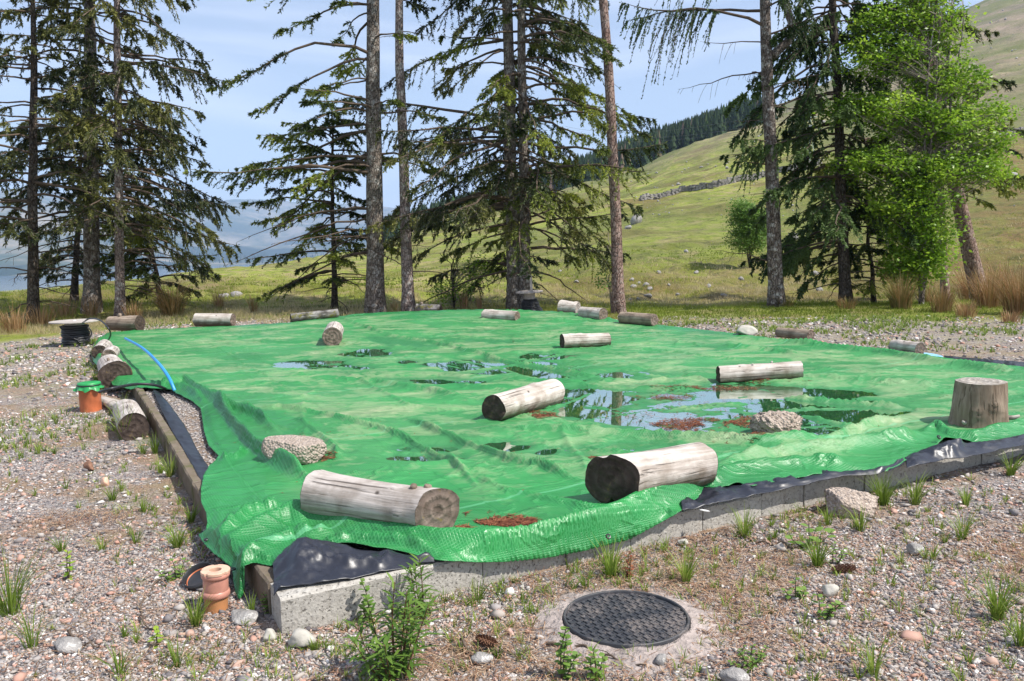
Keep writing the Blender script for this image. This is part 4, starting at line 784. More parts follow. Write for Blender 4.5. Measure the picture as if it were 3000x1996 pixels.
hose('water_pipe', [(512, 1146, .16), (492, 1102, .30), (458, 1058, .40), (414, 1018, .42), (367, 992, .36)], .017, 'blue', 'bright blue plastic pipe arching up out of the tarpaulin edge', 'pipe')
hose('black_hose', [(291, 1149, .26), (330, 1138, .3), (400, 1126, .28), (455, 1129, .24), (490, 1142, .15), (496, 1150, .10)], .014, 'black', 'black hose running from the cloth covered clay pipe into the bed', 'hose')
# ------------------------------------------------------------------ cable drums
def drum(px, py, ww, hh, label, coils, flare, post, z=0., tilt=0.):
    c = at(px, py, z); s = np.linalg.norm(c-[0, 0, CAMZ])/F_PX; R = ww*s/2; H = hh*s
    g = thing('cable_drum', label, 'cable drum', c); g.rotation_euler = (tilt, -tilt, 0)
    MB().lathe([(0, H-.022), (R*.985, H-.022), (R, H-.018), (R, H-.002), (R*.985, H), (R*.2, H), (R*.1, H), (0, H)], 44).build('top_flange', M['drumwood'], g)
    MB().lathe([(0, .0), (R*.8, 0), (R*.8, .02), (0, .022)], 44).build('bottom_flange', M['black'], g)
    MB().lathe([(R*.40, .02), (R*.40, H-.02)], 32).build('core', M['drumwood'], g, True)
    mb = MB(); r_ = .0135; z_ = .03; th = np.linspace(0, 2*np.pi, 49); k = 0
    while z_ < H*coils:
        rr = R*(.52+flare*(1-z_/(H*coils))**1.5); mb.tube([((rr+.01*math.sin(a*2+k))*math.cos(a), (rr+.01*math.cos(a+k))*math.sin(a), z_+.006*math.sin(a+k*2)) for a in th], r_, 8, False)
        mb.tube([((rr-.028)*math.cos(a), (rr-.028)*math.sin(a), z_+.004) for a in th], r_, 8, False); z_ += .026; k += 1
    mb.build('cable_coil', M['black'], g, True)
    MB().lathe([(.012, H), (.014, H+.006), (.03, H+.006), (.03, H)], 12).build('hub', M['white'], g)
    if post: MB().box((R*.15, 0, H+.17), (.06, .04, .40)).build('wooden_post', M['drumwood'], g)
    return g, c, R, H
g, c, R_, H_ = drum(224, 1012, 118, 64, 'wooden cable drum with black cable standing on the gravel at the far left', .83, .03, False)
mb = MB(); mb.tube(bez([np.array(q)*[R_, R_, H_] for q in ((.35, -.4, .8), (.75, -.35, .75), (.85, -.3, .45), (.55, -.45, .2), (0, -.56, .45), (-.5, -.3, .8))], 40), .012, 8); mb.build('loose_loop', M['black'], g, True)
hose('cable', [(241, 947, .43), (262, 934, .50), (292, 938, .52), (316, 960, .44), (324, 982, .30), (312, 1004, .13)], .0125, 'black', 'black cable looping from the top of the left drum down to the tarpaulin', 'cable')
drum(1555, 918, 80, 64, 'cable drum with a wooden post and wide coil of black pipe below paired spruces', .66, .42, True, .02, .04)
# ------------------------------------------------------------------ black polythene pieces
def sheet(name, label, pts_a, pts_b, nv=26, nu=90, crump=.02, seed=0, fn=at, mat='polythene', wrinkle=1.):
    A = bez([fn(*p) for p in pts_a], nu); B = bez([fn(*p) for p in pts_b], nu); t = np.linspace(0, 1, nv)[:, None, None]; V = A[None]*(1-t)+B[None]*t
    x, y = V[..., 0]*9+seed, V[..., 1]*9; rg = 1-np.abs(2*fbm(x*.6, y*.6, 4, seed)-1)*1.8
    env = (np.sin(t[..., 0]*np.pi)*.8+.35); V[..., 2] += crump*env*(np.clip(rg, 0, 1)**2*1.3*wrinkle+fbm(x, y, 3, seed+4)-.3)
    V[..., 0] += .008*(fbm(x*2, y*2, 2, seed+7)-.5); V[..., 2] = np.maximum(V[..., 2], .006); i = np.arange(nv-1)[:, None]*nu + np.arange(nu-1)[None]
    o = mesh(name, V.reshape(-1, 3), np.stack([i, i+1, i+nu+1, i+nu], -1).reshape(-1, 4), M[mat], smooth=True); tag(o, label, 'plastic sheet'); sm = o.modifiers.new('thickness', 'SOLIDIFY'); sm.thickness = .002; sm.offset = 0; return o
sheet('polythene_sheet', 'crumpled black polythene flap poking out under the tarpaulin at the near corner of the kerb', [(800, 1660, .17), (845, 1605, .21), (890, 1582, .27), (960, 1594, .22), (1060, 1612, .19), (1180, 1628, .17), (1295, 1642, .158)],
      [(803, 1752, .13), (822, 1730, .158), (870, 1718, .165), (930, 1714, .162), (1010, 1702, .160), (1120, 1679, .158), (1300, 1646, .156)], seed=3, crump=.03)
sheet('polythene_sheet', 'narrow band of black polythene along the kerb below the long front fold of the tarpaulin', [(1995, 1470, .168), (2080, 1430, .17), (2200, 1420, .17), (2330, 1395, .17), (2470, 1378, .17), (2580, 1375, .17), (2640, 1350, .17)],
      [(1998, 1500, .158), (2080, 1482, .160), (2200, 1456, .158), (2330, 1429, .158), (2470, 1401, .158), (2580, 1390, .158), (2650, 1362, .158)], seed=9, crump=.022)
sheet('polythene_sheet', 'bunched black polythene poking up under the stump end of the tarpaulin', [(2650, 1345, .165), (2720, 1312, .20), (2772, 1296, .235), (2812, 1285, .255), (2835, 1300, .2), (2930, 1290, .18), (3060, 1262, .175), (3300, 1212, .17)],
      [(2658, 1372, .158), (2720, 1360, .16), (2765, 1348, .158), (2800, 1345, .158), (2860, 1336, .158), (2950, 1316, .158), (3060, 1290, .158), (3300, 1232, .158)], seed=15, crump=.02)
sheet('liner_strip', 'black liner strip lying along the inside of the left edging beside the pebbles', [(449, 1146, .152), (466, 1185, .152), (500, 1255, .15), (545, 1330, .15), (600, 1425, .15), (640, 1480, .15)],
      [(458, 1142, .13), (500, 1190, .13), (545, 1255, .13), (585, 1330, .13), (625, 1385, .13), (690, 1470, .13)], seed=21, crump=.008, nv=14)
sheet('liner_edge', 'black fabric edge showing beyond the tarpaulin at the far right', [(2766, 1043, .19), (2850, 1050, .19), (2930, 1057, .19), (3010, 1063, .19), (3200, 1085, .19)],
      [(2766, 1052, .17), (2850, 1062, .17), (2930, 1070, .17), (3010, 1080, .17), (3200, 1102, .17)], seed=27, crump=.012, nv=8)
sheet('blue_sheet', 'small pale blue plastic scrap beside the grey log on the far right edge', [(2706, 1034, .19), (2740, 1038, .19), (2762, 1044, .19)], [(2706, 1048, .175), (2740, 1050, .175), (2762, 1052, .175)], nv=6, nu=16, crump=.006, mat='bluegrey')
o = mesh('chip', *rockmesh(.035, .012, .006, 5, 2), M['white']); o.location = at(2065, 1497, KH+.006); o.rotation_euler = (0, 0, -.6); tag(o, 'white paint chip lying on top of the front kerb', 'chip')
def cone_(px, py, z, rz, label):
    c = at(px, py, z+.02); g = thing('pine_cone', label, 'pine cone', c); g.rotation_euler = (math.radians(85), 0, rz); mb = MB(); L_ = .11
    for k in range(12):
        zz = L_*k/12; rr = .020*math.sin((k+1.2)/13.5*math.pi)**.6
        for j in range(9):
            a = j/9*6.283+k*.35; q = np.array([math.cos(a), math.sin(a), 0]); tng = np.array([-math.sin(a), math.cos(a), 0])
            mb.add([q*rr*.3+tng*.004+[0, 0, zz], q*rr*.3-tng*.004+[0, 0, zz], q*rr*1.15-tng*.006+[0, 0, zz+.008], q*rr*1.25+[0, 0, zz+.013], q*rr*1.15+tng*.006+[0, 0, zz+.008]], [[0, 1, 2, 3, 4]])
    mb.build('scales', M['cone'], g); MB().tube([(0, 0, 0), (0, 0, L_*.95)], [.007, .003], 8).build('core', M['cone'], g)
cone_(1396, 1868, .0, .8, 'brown spruce cone lying on the gravel left of the manhole cover'); cone_(2435, 1668, .0, 1.5, 'brown cone lying under the grass tuft below the front kerb')
for k, (pts, lab) in enumerate(([((1350, 1872), (1395, 1925), (1460, 1915), (1560, 1908)), 'dry bent twig on the gravel left of the manhole cover'], [((1600, 1890), (1700, 1895), (1780, 1925), (1890, 1955)), 'thin twig lying along the lower side of the cement collar'],
        [((466, 1700), (420, 1760), (415, 1810), (450, 1850)), 'curved dark root twig left of the pink drain pipe'], [((200, 1850), (240, 1885), (300, 1890)), 'short twig on the gravel in the lower left'], [((2160, 1560), (2230, 1590), (2290, 1592), (2340, 1610)), 'dead twig on the gravel in front of the kerb'],
        [((20, 1232), (120, 1190), (240, 1162)), 'dead branch lying left of the orange clay pipe'])):
    P = bez([at(x, y, .014) for x, y in pts], 24); P[:, 2] += .010*np.sin(np.arange(24)*.9); P[:, 0] += .004*np.sin(np.arange(24)*1.7)
    V, Fq = tube(P, np.linspace(.006, .003, 24), 6); mb = MB().add(V, Fq)
    for q in (6, 11, 17): mb.tube([P[q], P[q]+[.03*(-1)**q, .03, .012], P[q]+[.06*(-1)**q, .045, .014]], [.003, .002, .001], 5)
    o = mb.build('twig', M['twig' if k != 5 else 'twig_pale'], None, True); tag(o, lab, 'twig')
# ------------------------------------------------------------------ hillside: dry stone wall, boulders, pylon
def find(px, py, y0, y1, n=900):         # nearest terrain point seen at a photo pixel
    ys = np.geomspace(y0, y1, n); d = ray(px, py); X = d[0]*ys/d[1]; Z = CAMZ+d[2]*ys/d[1]; T = terr(X, ys); k = np.where(T >= Z)[0]
    k = k[0] if len(k) else n-1; return np.array([X[k], ys[k], T[k]])
def drywall(pxs, label, h=.8):
    P = np.array([find(x, y, 60, 420) for x, y in pxs]); g = bez(P, max(20, int(np.linalg.norm(np.diff(P[:, :2], axis=0), axis=1).sum()/.55)))
    s = Soup(); r_ = np.random.default_rng(31); mb = MB()
    V0 = []; n = len(g); T = norm(np.gradient(g[:, :2], axis=0)); Nn = np.stack([-T[:, 1], T[:, 0]], 1); z = terr(g[:, 0], g[:, 1]); hh = h*(.75+.5*fbm(np.arange(n)*.12, np.zeros(n), 4, 3)) + r_.normal(0, .06, n)
    for i in range(n):
        for k in range(4):
            w = .42-.05*k; sc = r_.uniform(.7, 1.3); c = np.array([g[i, 0]+r_.normal(0, .06), g[i, 1]+r_.normal(0, .05), z[i]+hh[i]*(k+.5)/4]); mb.box(c, (r_.uniform(.35, .7), w*1.3, hh[i]/4*sc), math.atan2(T[i, 1], T[i, 0])+r_.normal(0, .25))
    o = mb.build('stone_wall', M['wallrock']); tag(o, label, 'stone wall')
drywall([(1880, 588), (1990, 566), (2090, 552), (2180, 530), (2260, 512), (2330, 500), (2400, 481)], 'grey dry stone wall climbing the grassy hillside behind the larch')
drywall([(2925, 408), (3000, 389), (3080, 368)], 'grey dry stone wall at the right end of the hillside')
rs = np.random.default_rng(12)
protos = [rockmesh(1, .8, .75, 60+k, 2, .5, 0, .25) for k in range(6)]
pm = [mesh('boulder', V, Fq, M['rock'], smooth=True) for V, Fq in protos]; used = [0]*6
def boulder(px, py, w, label, group, y0=26, y1=700):
    k = int(rs.integers(6)); 
    if used[k]: o = pm[k].copy(); S.collection.objects.link(o)
    else: o = pm[k]; used[k] = 1
    p = find(px, py, y0, y1); sc = w*p[1]/F_PX*.55; o.location = p + np.array([0, 0, sc*.2]); o.scale = (sc, sc, sc*rs.uniform(.7, 1.1)); o.rotation_euler = (rs.normal(0, .3), rs.normal(0, .3), rs.uniform(0, 6)); tag(o, label, 'boulder', group); return o
boulder(1862, 655, 46, 'pale boulder on the grass slope just right of the leaning pine trunk', 'hillside boulders'); boulder(1838, 672, 26, 'smaller boulder beside the pale one right of the leaning pine', 'hillside boulders')
boulder(2955, 545, 62, 'large grey outcrop on the slope at the right, beyond the leaning trunk', 'hillside boulders'); boulder(2962, 530, 50, 'flat slab leaning on top of the outcrop at the right', 'hillside boulders')
boulder(690, 884, 48, 'lichen covered boulder in the grass behind the back left log', 'hillside boulders'); boulder(660, 886, 34, 'smaller pale boulder left of the lichen covered one', 'hillside boulders')
for x, y, w in ((2040, 800, 18), (2075, 842, 20), (1985, 866, 16), (2120, 868, 22), (1930, 800, 14), (2010, 740, 16), (2170, 820, 18), (1690, 830, 16), (1640, 800, 14), (1960, 840, 12), (1851, 826, 20), (1872, 832, 18), (1855, 844, 22), (1893, 838, 24), (1903, 854, 20), (1900, 872, 26), (1870, 878, 14), (1846, 880, 12), (2375, 790, 22), (2325, 700, 40), (2310, 712, 28), (2350, 705, 22), (2390, 808, 24), (2400, 852, 20)): boulder(x, y, w, 'grey stone in the rocky patch of the near grass bank', 'stones in the near grass bank', 22)
for _ in range(200):
    px = rs.uniform(1830, 2990); lo = np.interp(px, [1830, 2240, 2530, 2790, 3000], [520, 375, 200, 50, 0]); py = lo+15+(620-lo)*rs.uniform(0, 1)**1.3
    boulder(px, py, rs.uniform(3, 8)*(1+.9*(rs.random() < .15)), 'small grey boulder scattered on the far hillside', 'small boulders scattered on the far hillside', 50, 720)
for k in range(6):
    if not used[k]: bpy.data.objects.remove(pm[k])
def pylon():
    p = find(2362, 482, 80, 300); H = 165*p[1]/F_PX; g = thing('electricity_pylon', 'thin pale green lattice pylon behind the conifer on the hillside', 'pylon', p); w = H*.11
    mb = MB(); 
    for sx in (-1, 1):
        for sy in (-1, 1): mb.tube([(sx*w, sy*w, -.5), (sx*w*.25, sy*w*.25, H)], .045, 4)
    for k in range(7):
        a, b = k/7, (k+1)/7; wa, wb = w*(1-.75*a), w*(1-.75*b)
        for sy in (-1, 1): mb.tube([(-wa, sy*wa, a*H), (wb, sy*wb, b*H)], .025, 4); mb.tube([(wa, sy*wa, a*H), (-wb, sy*wb, b*H)], .025, 4)
    mb.build('tower', M['galv'], g); mb = MB()
    for f in (.8, .97): mb.tube([(-w*1.6, 0, H*f), (w*1.6, 0, H*f)], .05, 4)
    mb.build('crossarm', M['galv'], g)
    for k, (f, dx) in enumerate(((.97, -1.6), (.8, -1.6), (.8, 1.6))):
        a = p+np.array([w*dx, 0, H*f]); b = atd(1750, (385, 398, 412)[k], 210.); P = np.array([a*(1-t)+b*t-np.array([0, 0, 6.*t*(1-t)]) for t in np.linspace(0, 1.3, 30)])
        V, Fq = tube(P, .022, 4); o = mesh('power_line', V, Fq, M['black']); tag(o, ('top power line strung across the sky to the pylon', 'middle power line strung across the sky to the pylon', 'lowest power line strung across the sky to the pylon')[k], 'power line')
pylon()
# ------------------------------------------------------------------ trees
def rot_about(v, ax, a):
    c, s = np.cos(a)[..., None], np.sin(a)[..., None]; return v*c + np.cross(ax, v)*s + ax*(np.sum(ax*v, -1, keepdims=True))*(1-c)
def fronds(S_, B, D, L, w, r, tint, pitch=0.):
    """narrow quads from base points B along unit dirs D, length L, width w"""
    n = len(B); up = norm(r.normal(size=(n, 3))*np.array([.7, .7, .7])+np.array([0, 0, .8])); side = norm(np.cross(D, up)); L = np.broadcast_to(L, (n,))[:, None]; w = np.broadcast_to(w, (n,))[:, None]
    a = B; m = B + D*L*.55; e = B + D*L; Q = np.stack([a-side*w*.25, m-side*w*.5, e, m+side*w*.5], 1); S_.add(Q, tint)
def conifer(name, label, base, top, w, seed, H=15., z0=1., zdead=2.5, Lb=3., dens=2.6, left=1., right=1., mat='spruce', bark='bark_spruce', group='tall conifers beyond the tarpaulin', droop=.35, hang=.5, leafy=.45, depth=None, toward=.7, fl=.088, fw=.023, tw=.5, taper=.6, mid=0., live=1., extra=(), cat='conifer', lift=0., gap=.085, trunk_bend=None):
    r = np.random.default_rng(seed); b = find(base[0], base[1], 14, 60) if depth is None else None
    if b is None: b = atd(base[0], base[1], depth); b[2] = terr(b[0], b[1])
    t_ = atd(top[0], top[1], b[1]); ax = norm(t_-b); s = b[1]/F_PX; R0 = w*s/2; root = thing(name, label, cat, b, group)
    n = 26; zs = np.linspace(-.15, 1, n)**1; zz = zs*H; f = np.clip(zs, 0, 1); rad = R0*((1-f)**.85*(1) )*.93 + .015; rad = rad*(1+.45*np.exp(-np.maximum(zz, 0)*3.2)); wob = np.stack([fbm(f*6+seed, f*0, 2, 1)-.5, fbm(f*6+seed, f*0+9, 2, 2)-.5, f*0], 1)*.12
    wob -= wob[4]; P = ax[None]*zz[:, None]+wob*(f[:, None]*3).clip(0, 1)
    if trunk_bend is not None: P = P + np.array([trunk_bend, 0, 0])[None]*np.sin(np.clip(zz/8, 0, 1)*np.pi)[:, None]
    nn = 18; V, Fq = tube(P, rad, nn, False); th = np.tile(np.arange(nn), n); V += norm(V-np.repeat(P, nn, 0))*((fbm(np.cos(th/nn*6.28)*2+seed, np.repeat(zz, nn)*1.2+np.sin(th/nn*6.28)*2, 3, 4)-.5)*.25*np.repeat(rad, nn))[:, None]
    wood = MB(); wood.add(V, Fq); nbark = len(Fq); leaf = Soup(); twg = Soup()
    def trunk_at(z): return np.array([np.interp(z, zz, P[:, k]) for k in range(3)]), float(np.interp(z, zz, rad))
    specs = []; z = z0
    while z < H*.97:
        k = r.integers(2, 6) if dens > 1.5 else r.integers(1, 3)
        for _ in range(k):
            az = r.uniform(0, 2*np.pi); dx = math.cos(az); dy = math.sin(az)
            side = left if dx < 0 else right; fl_ = abs(dx)*side + (1-abs(dx))*toward
            if z > zdead+2.5 and z > 7.5: fl_ = max(fl_, .55)
            if r.random() > fl_*1.25: continue
            if dy < -.2 and z < 2.3 and z0 < 1.3 and w > 25: continue
            prof = (1-(max(0, z-3)/(H-2.2))**1.15)*min(1, .62+z*.16); specs.append((z+r.normal(0, .08), az, Lb*prof*r.uniform(.4, 1.18)*(.45+.55*min(1, fl_)), (z > zdead) and r.random() < live))
        z += r.uniform(.35, 1.3)/dens
    for e in extra: specs.append(e)
    for z, az, L, lf in specs:
        c, rt = trunk_at(z); m = 9; t = np.linspace(0, 1, m); d0 = np.array([math.cos(az), math.sin(az), 0]); young = max(0, (z-.55*H)/H); el = (.30+young*1.2+lift)+r.normal(0, .2)
        zc = np.sin(t*1.3)*el*L*.4 - droop*L*(t**1.7)*r.uniform(.4, 1.5) + .22*L*t**4*droop
        side_ = np.array([-d0[1], d0[0], 0]); kink = np.cumsum(r.normal(0, .035, m))*L*.6; kz = np.cumsum(r.normal(0, .018, m))*L*.6
        B = c + d0*(t*L)[:, None] + np.array([0, 0, 1])*(zc+kz)[:, None] + side_*kink[:, None]; rb = (.009+.0085*L)*(1-t)**.8+.003; B[0] = c
        if not lf: rb *= .7
        wood.tube(B, rb, 5, False)
        # side twigs
        st = .30 if not lf else (leafy*.5 if young > .1 else leafy); nt = int(L*(1-st)/gap*(1 if lf else .28)) + 2
        ts = np.sort(r.uniform(st, 1, nt)); Bp = np.stack([np.interp(ts, t, B[:, k]) for k in range(3)], 1); sg = np.where(np.arange(nt) % 2 == 0, 1, -1); env = np.minimum(1, (1-ts)*2.2+.22)*np.minimum(1, (ts-st)*3.5+.4)
        dirs = norm(d0*r.uniform(.5, 1.0, nt)[:, None] + side_*(sg*r.uniform(.45, 1.1, nt))[:, None] + np.array([0, 0, 1])*(-hang*r.uniform(.1, 2.0, nt)+.08)[:, None]); Lt = tw*env*r.uniform(.35, 1.4, nt)*(L/2.6)**.5*(1 if lf else .4)
        sag = np.array([0, 0, -1])*hang*.7
        K = 7; u = np.linspace(0, 1, K); TP = Bp[:, None] + dirs[:, None]*(u[None, :, None]*Lt[:, None, None]) + sag*(u[None, :, None]**2*Lt[:, None, None])
        wv = np.array([0, 0, 1.])*.0045; T0, T1 = TP[:, :-1].reshape(-1, 3), TP[:, 1:].reshape(-1, 3); sd2 = norm(np.cross(T1-T0, np.array([.3, -1, .2])))*.0042; twg.add(np.stack([T0-sd2, T1-sd2*.7, T1+sd2*.7, T0+sd2], 1), .5)
        if lf:
            per = 7; q = []; 
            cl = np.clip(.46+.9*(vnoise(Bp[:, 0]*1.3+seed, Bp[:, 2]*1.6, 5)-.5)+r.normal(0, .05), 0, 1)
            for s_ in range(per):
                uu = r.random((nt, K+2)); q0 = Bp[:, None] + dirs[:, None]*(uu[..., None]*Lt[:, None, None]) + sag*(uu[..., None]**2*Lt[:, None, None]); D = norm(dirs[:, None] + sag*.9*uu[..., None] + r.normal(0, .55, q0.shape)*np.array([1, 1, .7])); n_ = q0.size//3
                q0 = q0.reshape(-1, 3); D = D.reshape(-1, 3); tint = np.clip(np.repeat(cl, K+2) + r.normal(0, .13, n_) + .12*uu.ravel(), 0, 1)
                fronds(leaf, q0, D, fl*r.uniform(.6, 1.3, n_), fw*r.uniform(.7, 1.3, n_), r, tint)
            nb = int(L*(1-st)/.05); tb = r.uniform(st+.05, 1, nb); q0 = np.stack([np.interp(tb, t, B[:, k]) for k in range(3)], 1); fronds(leaf, q0, norm(d0+r.normal(0, .5, (nb, 3))+[0, 0, -hang*.5]), fl*1.1, fw, r, np.clip(.5+r.normal(0, .15, nb), 0, 1))
    o_ = mesh('trunk', np.concatenate(wood.V), wood.F, M[bark], root, True); o_.data.materials.append(M['twig']); mi = np.zeros(len(wood.F), np.int32); mi[nbark:] = 1; o_.data.polygons.foreach_set('material_index', mi)
    if twg.Q: twg.build('twigs', M['twig' if mat != 'spruce' else 'twig_pale'], root)
    if leaf.Q: leaf.build('crown', M[mat], root)
    return root, b, s
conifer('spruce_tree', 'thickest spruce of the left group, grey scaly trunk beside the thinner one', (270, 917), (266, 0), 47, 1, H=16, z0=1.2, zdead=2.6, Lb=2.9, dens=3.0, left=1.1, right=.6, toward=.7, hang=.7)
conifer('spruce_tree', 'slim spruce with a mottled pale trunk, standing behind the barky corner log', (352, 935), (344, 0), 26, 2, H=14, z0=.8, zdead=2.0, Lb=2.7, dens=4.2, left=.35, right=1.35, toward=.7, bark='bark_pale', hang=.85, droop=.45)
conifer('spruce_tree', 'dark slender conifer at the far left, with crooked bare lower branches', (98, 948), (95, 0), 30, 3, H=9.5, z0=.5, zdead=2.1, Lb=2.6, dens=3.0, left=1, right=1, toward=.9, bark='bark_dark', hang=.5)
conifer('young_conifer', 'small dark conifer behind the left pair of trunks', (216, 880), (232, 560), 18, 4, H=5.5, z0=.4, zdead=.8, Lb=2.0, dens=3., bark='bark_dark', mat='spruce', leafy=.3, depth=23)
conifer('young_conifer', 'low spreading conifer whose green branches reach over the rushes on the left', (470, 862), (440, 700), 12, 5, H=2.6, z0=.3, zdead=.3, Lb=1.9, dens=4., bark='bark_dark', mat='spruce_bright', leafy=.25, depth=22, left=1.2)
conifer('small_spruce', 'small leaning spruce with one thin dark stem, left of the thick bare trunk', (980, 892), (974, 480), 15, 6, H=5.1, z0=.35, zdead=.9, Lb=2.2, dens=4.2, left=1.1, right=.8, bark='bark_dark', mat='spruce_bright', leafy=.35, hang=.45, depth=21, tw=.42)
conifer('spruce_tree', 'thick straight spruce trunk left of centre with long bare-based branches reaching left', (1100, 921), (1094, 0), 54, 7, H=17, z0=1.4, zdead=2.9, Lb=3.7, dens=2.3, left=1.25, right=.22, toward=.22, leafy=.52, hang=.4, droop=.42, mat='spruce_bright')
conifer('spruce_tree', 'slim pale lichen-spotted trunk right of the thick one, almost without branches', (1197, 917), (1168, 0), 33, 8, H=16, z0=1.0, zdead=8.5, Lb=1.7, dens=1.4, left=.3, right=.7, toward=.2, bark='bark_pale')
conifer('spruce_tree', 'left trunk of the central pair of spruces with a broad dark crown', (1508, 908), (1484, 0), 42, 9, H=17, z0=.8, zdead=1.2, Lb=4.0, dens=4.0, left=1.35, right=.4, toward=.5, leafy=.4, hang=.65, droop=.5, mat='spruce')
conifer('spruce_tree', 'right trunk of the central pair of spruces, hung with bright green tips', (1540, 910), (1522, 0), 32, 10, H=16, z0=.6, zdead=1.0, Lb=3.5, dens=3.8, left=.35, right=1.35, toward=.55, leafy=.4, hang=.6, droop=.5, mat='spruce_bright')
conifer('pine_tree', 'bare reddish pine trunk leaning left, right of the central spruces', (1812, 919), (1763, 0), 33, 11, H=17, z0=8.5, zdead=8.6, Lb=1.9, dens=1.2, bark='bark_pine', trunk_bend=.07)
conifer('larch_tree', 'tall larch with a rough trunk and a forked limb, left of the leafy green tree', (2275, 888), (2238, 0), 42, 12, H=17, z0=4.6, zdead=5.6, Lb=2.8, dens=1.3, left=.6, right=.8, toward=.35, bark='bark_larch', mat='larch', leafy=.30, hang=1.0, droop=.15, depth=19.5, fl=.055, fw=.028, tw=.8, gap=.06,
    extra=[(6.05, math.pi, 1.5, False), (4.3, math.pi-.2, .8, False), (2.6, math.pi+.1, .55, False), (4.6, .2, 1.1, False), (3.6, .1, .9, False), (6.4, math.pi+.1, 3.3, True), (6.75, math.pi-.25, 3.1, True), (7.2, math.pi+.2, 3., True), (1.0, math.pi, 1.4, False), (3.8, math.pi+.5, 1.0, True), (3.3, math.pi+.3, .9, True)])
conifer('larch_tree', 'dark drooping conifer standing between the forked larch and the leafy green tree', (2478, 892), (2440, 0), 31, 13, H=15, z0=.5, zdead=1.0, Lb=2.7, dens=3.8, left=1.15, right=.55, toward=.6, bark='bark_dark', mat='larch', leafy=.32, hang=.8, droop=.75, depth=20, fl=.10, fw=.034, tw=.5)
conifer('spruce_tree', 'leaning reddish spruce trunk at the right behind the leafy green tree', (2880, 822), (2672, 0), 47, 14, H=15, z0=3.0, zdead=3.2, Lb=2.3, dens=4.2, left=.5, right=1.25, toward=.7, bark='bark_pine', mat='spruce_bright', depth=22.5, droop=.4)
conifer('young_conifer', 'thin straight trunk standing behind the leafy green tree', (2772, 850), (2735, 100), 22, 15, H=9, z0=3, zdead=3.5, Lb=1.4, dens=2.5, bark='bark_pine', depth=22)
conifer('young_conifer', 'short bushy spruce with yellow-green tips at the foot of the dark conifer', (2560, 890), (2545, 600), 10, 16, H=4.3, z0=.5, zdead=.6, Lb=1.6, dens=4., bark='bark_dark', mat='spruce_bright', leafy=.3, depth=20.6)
def limb():                              # forked limb of the larch
    root = [o for o in S.objects if o.get('label', '').startswith('tall larch')][0]; b = np.array(root.location); d = b[1]
    P = bez([atd(x, y, d)-b for x, y in ((2262, 165), (2290, 138), (2316, 112), (2322, 75), (2310, 40), (2302, 0), (2300, -60))], 20); V, Fq = tube(P, np.linspace(.11, .075, 20), 10); mesh('forked_limb', V, Fq, M['bark_larch'], root, True)
limb()
def broadleaf(name, label, base, depth, H, stems, blobs, nleaf, lsz, mat, seed, bark, cat='tree', sd_=.035, lean=0.):
    r = np.random.default_rng(seed); b = atd(base[0], base[1], depth); b[2] = terr(b[0], b[1]); root = thing(name, label, cat, b); s = depth/F_PX
    wood = MB(); tw = Soup(); leaf = Soup(); tips = []
    for k in range(stems):
        a = r.uniform(0, 6.28); sp = r.uniform(.05, .17)*(k > 0); m = 12; t = np.linspace(0, 1, m); h = H*r.uniform(.75, 1); P = np.stack([math.cos(a)*sp*h*t**.9 + lean*t*h + (fbm(t*4+k*9, t*0, 2, seed)-.5)*.4*t, math.sin(a)*sp*h*t**.9 + (fbm(t*4+k*5, t*0, 2, seed+1)-.5)*.4*t, h*t-.05], 1); wood.tube(P, sd_*(1-t*.8)*(1 if k == 0 else .6)+.006, 7, False); tips.append(P)
    C = []; 
    for (cx, cy, rx, ry, rz_, wgt) in blobs:                     # crown masses given by where they stand in the photo
        c = atd(cx, cy, depth)-b; C.append((c, rx*s, rz_, ry*s, wgt))
    tot = sum(q[-1] for q in C)
    for c, rx, rd, rz, wgt in C:
        n = int(nleaf*wgt/tot); nc = max(6, n//42); v = norm(r.normal(size=(nc, 3)))*(r.random(nc)**.42)[:, None]; cc = c + v*np.array([rx, rd, rz]); rad = r.uniform(.10, .24, nc)*min(1, rx/.5+.3)
        for k in range(nc):                                     # a twig carries each clump
            tp = tips[r.integers(len(tips))]; j = int(np.argmin(np.abs(tp[:, 2]-(cc[k, 2]-.35*abs(cc[k, 0])-.2)))); q = bez([tp[j], (tp[j]+cc[k])/2+[0, 0, .12], cc[k]], 6); tw_d = np.diff(q, axis=0); sdv = norm(np.cross(tw_d, [0.1, -1, .2]))*.006; tw.add(np.stack([q[:-1]-sdv, q[1:]-sdv*.6, q[1:]+sdv*.6, q[:-1]+sdv], 1), .5)
        per = 42; B = np.repeat(cc, per, 0) + r.normal(size=(nc*per, 3))*np.repeat(rad, per)[:, None]*np.array([1, 1, .55]); n = len(B); D = norm(r.normal(size=(n, 3))*np.array([1, 1, .5])+np.array([0, 0, -.15])); N_ = norm(r.normal(size=(n, 3))*.6+np.array([.25, -.2, .8])); sd = norm(np.cross(D, N_)); L = (lsz*r.uniform(.6, 1.3, n))[:, None]
        Q = np.stack([B, B+D*L*.5-sd*L*.3, B+D*L, B+D*L*.5+sd*L*.3], 1); tint = np.clip(np.repeat(r.normal(.5, .16, nc), per)+r.normal(0, .12, n), 0, 1); leaf.add(Q, tint)
    mesh('trunk', np.concatenate(wood.V), wood.F, M[bark], root, True); tw.build('twigs', M['twig_pale'], root); leaf.build('crown', M[mat], root); return root
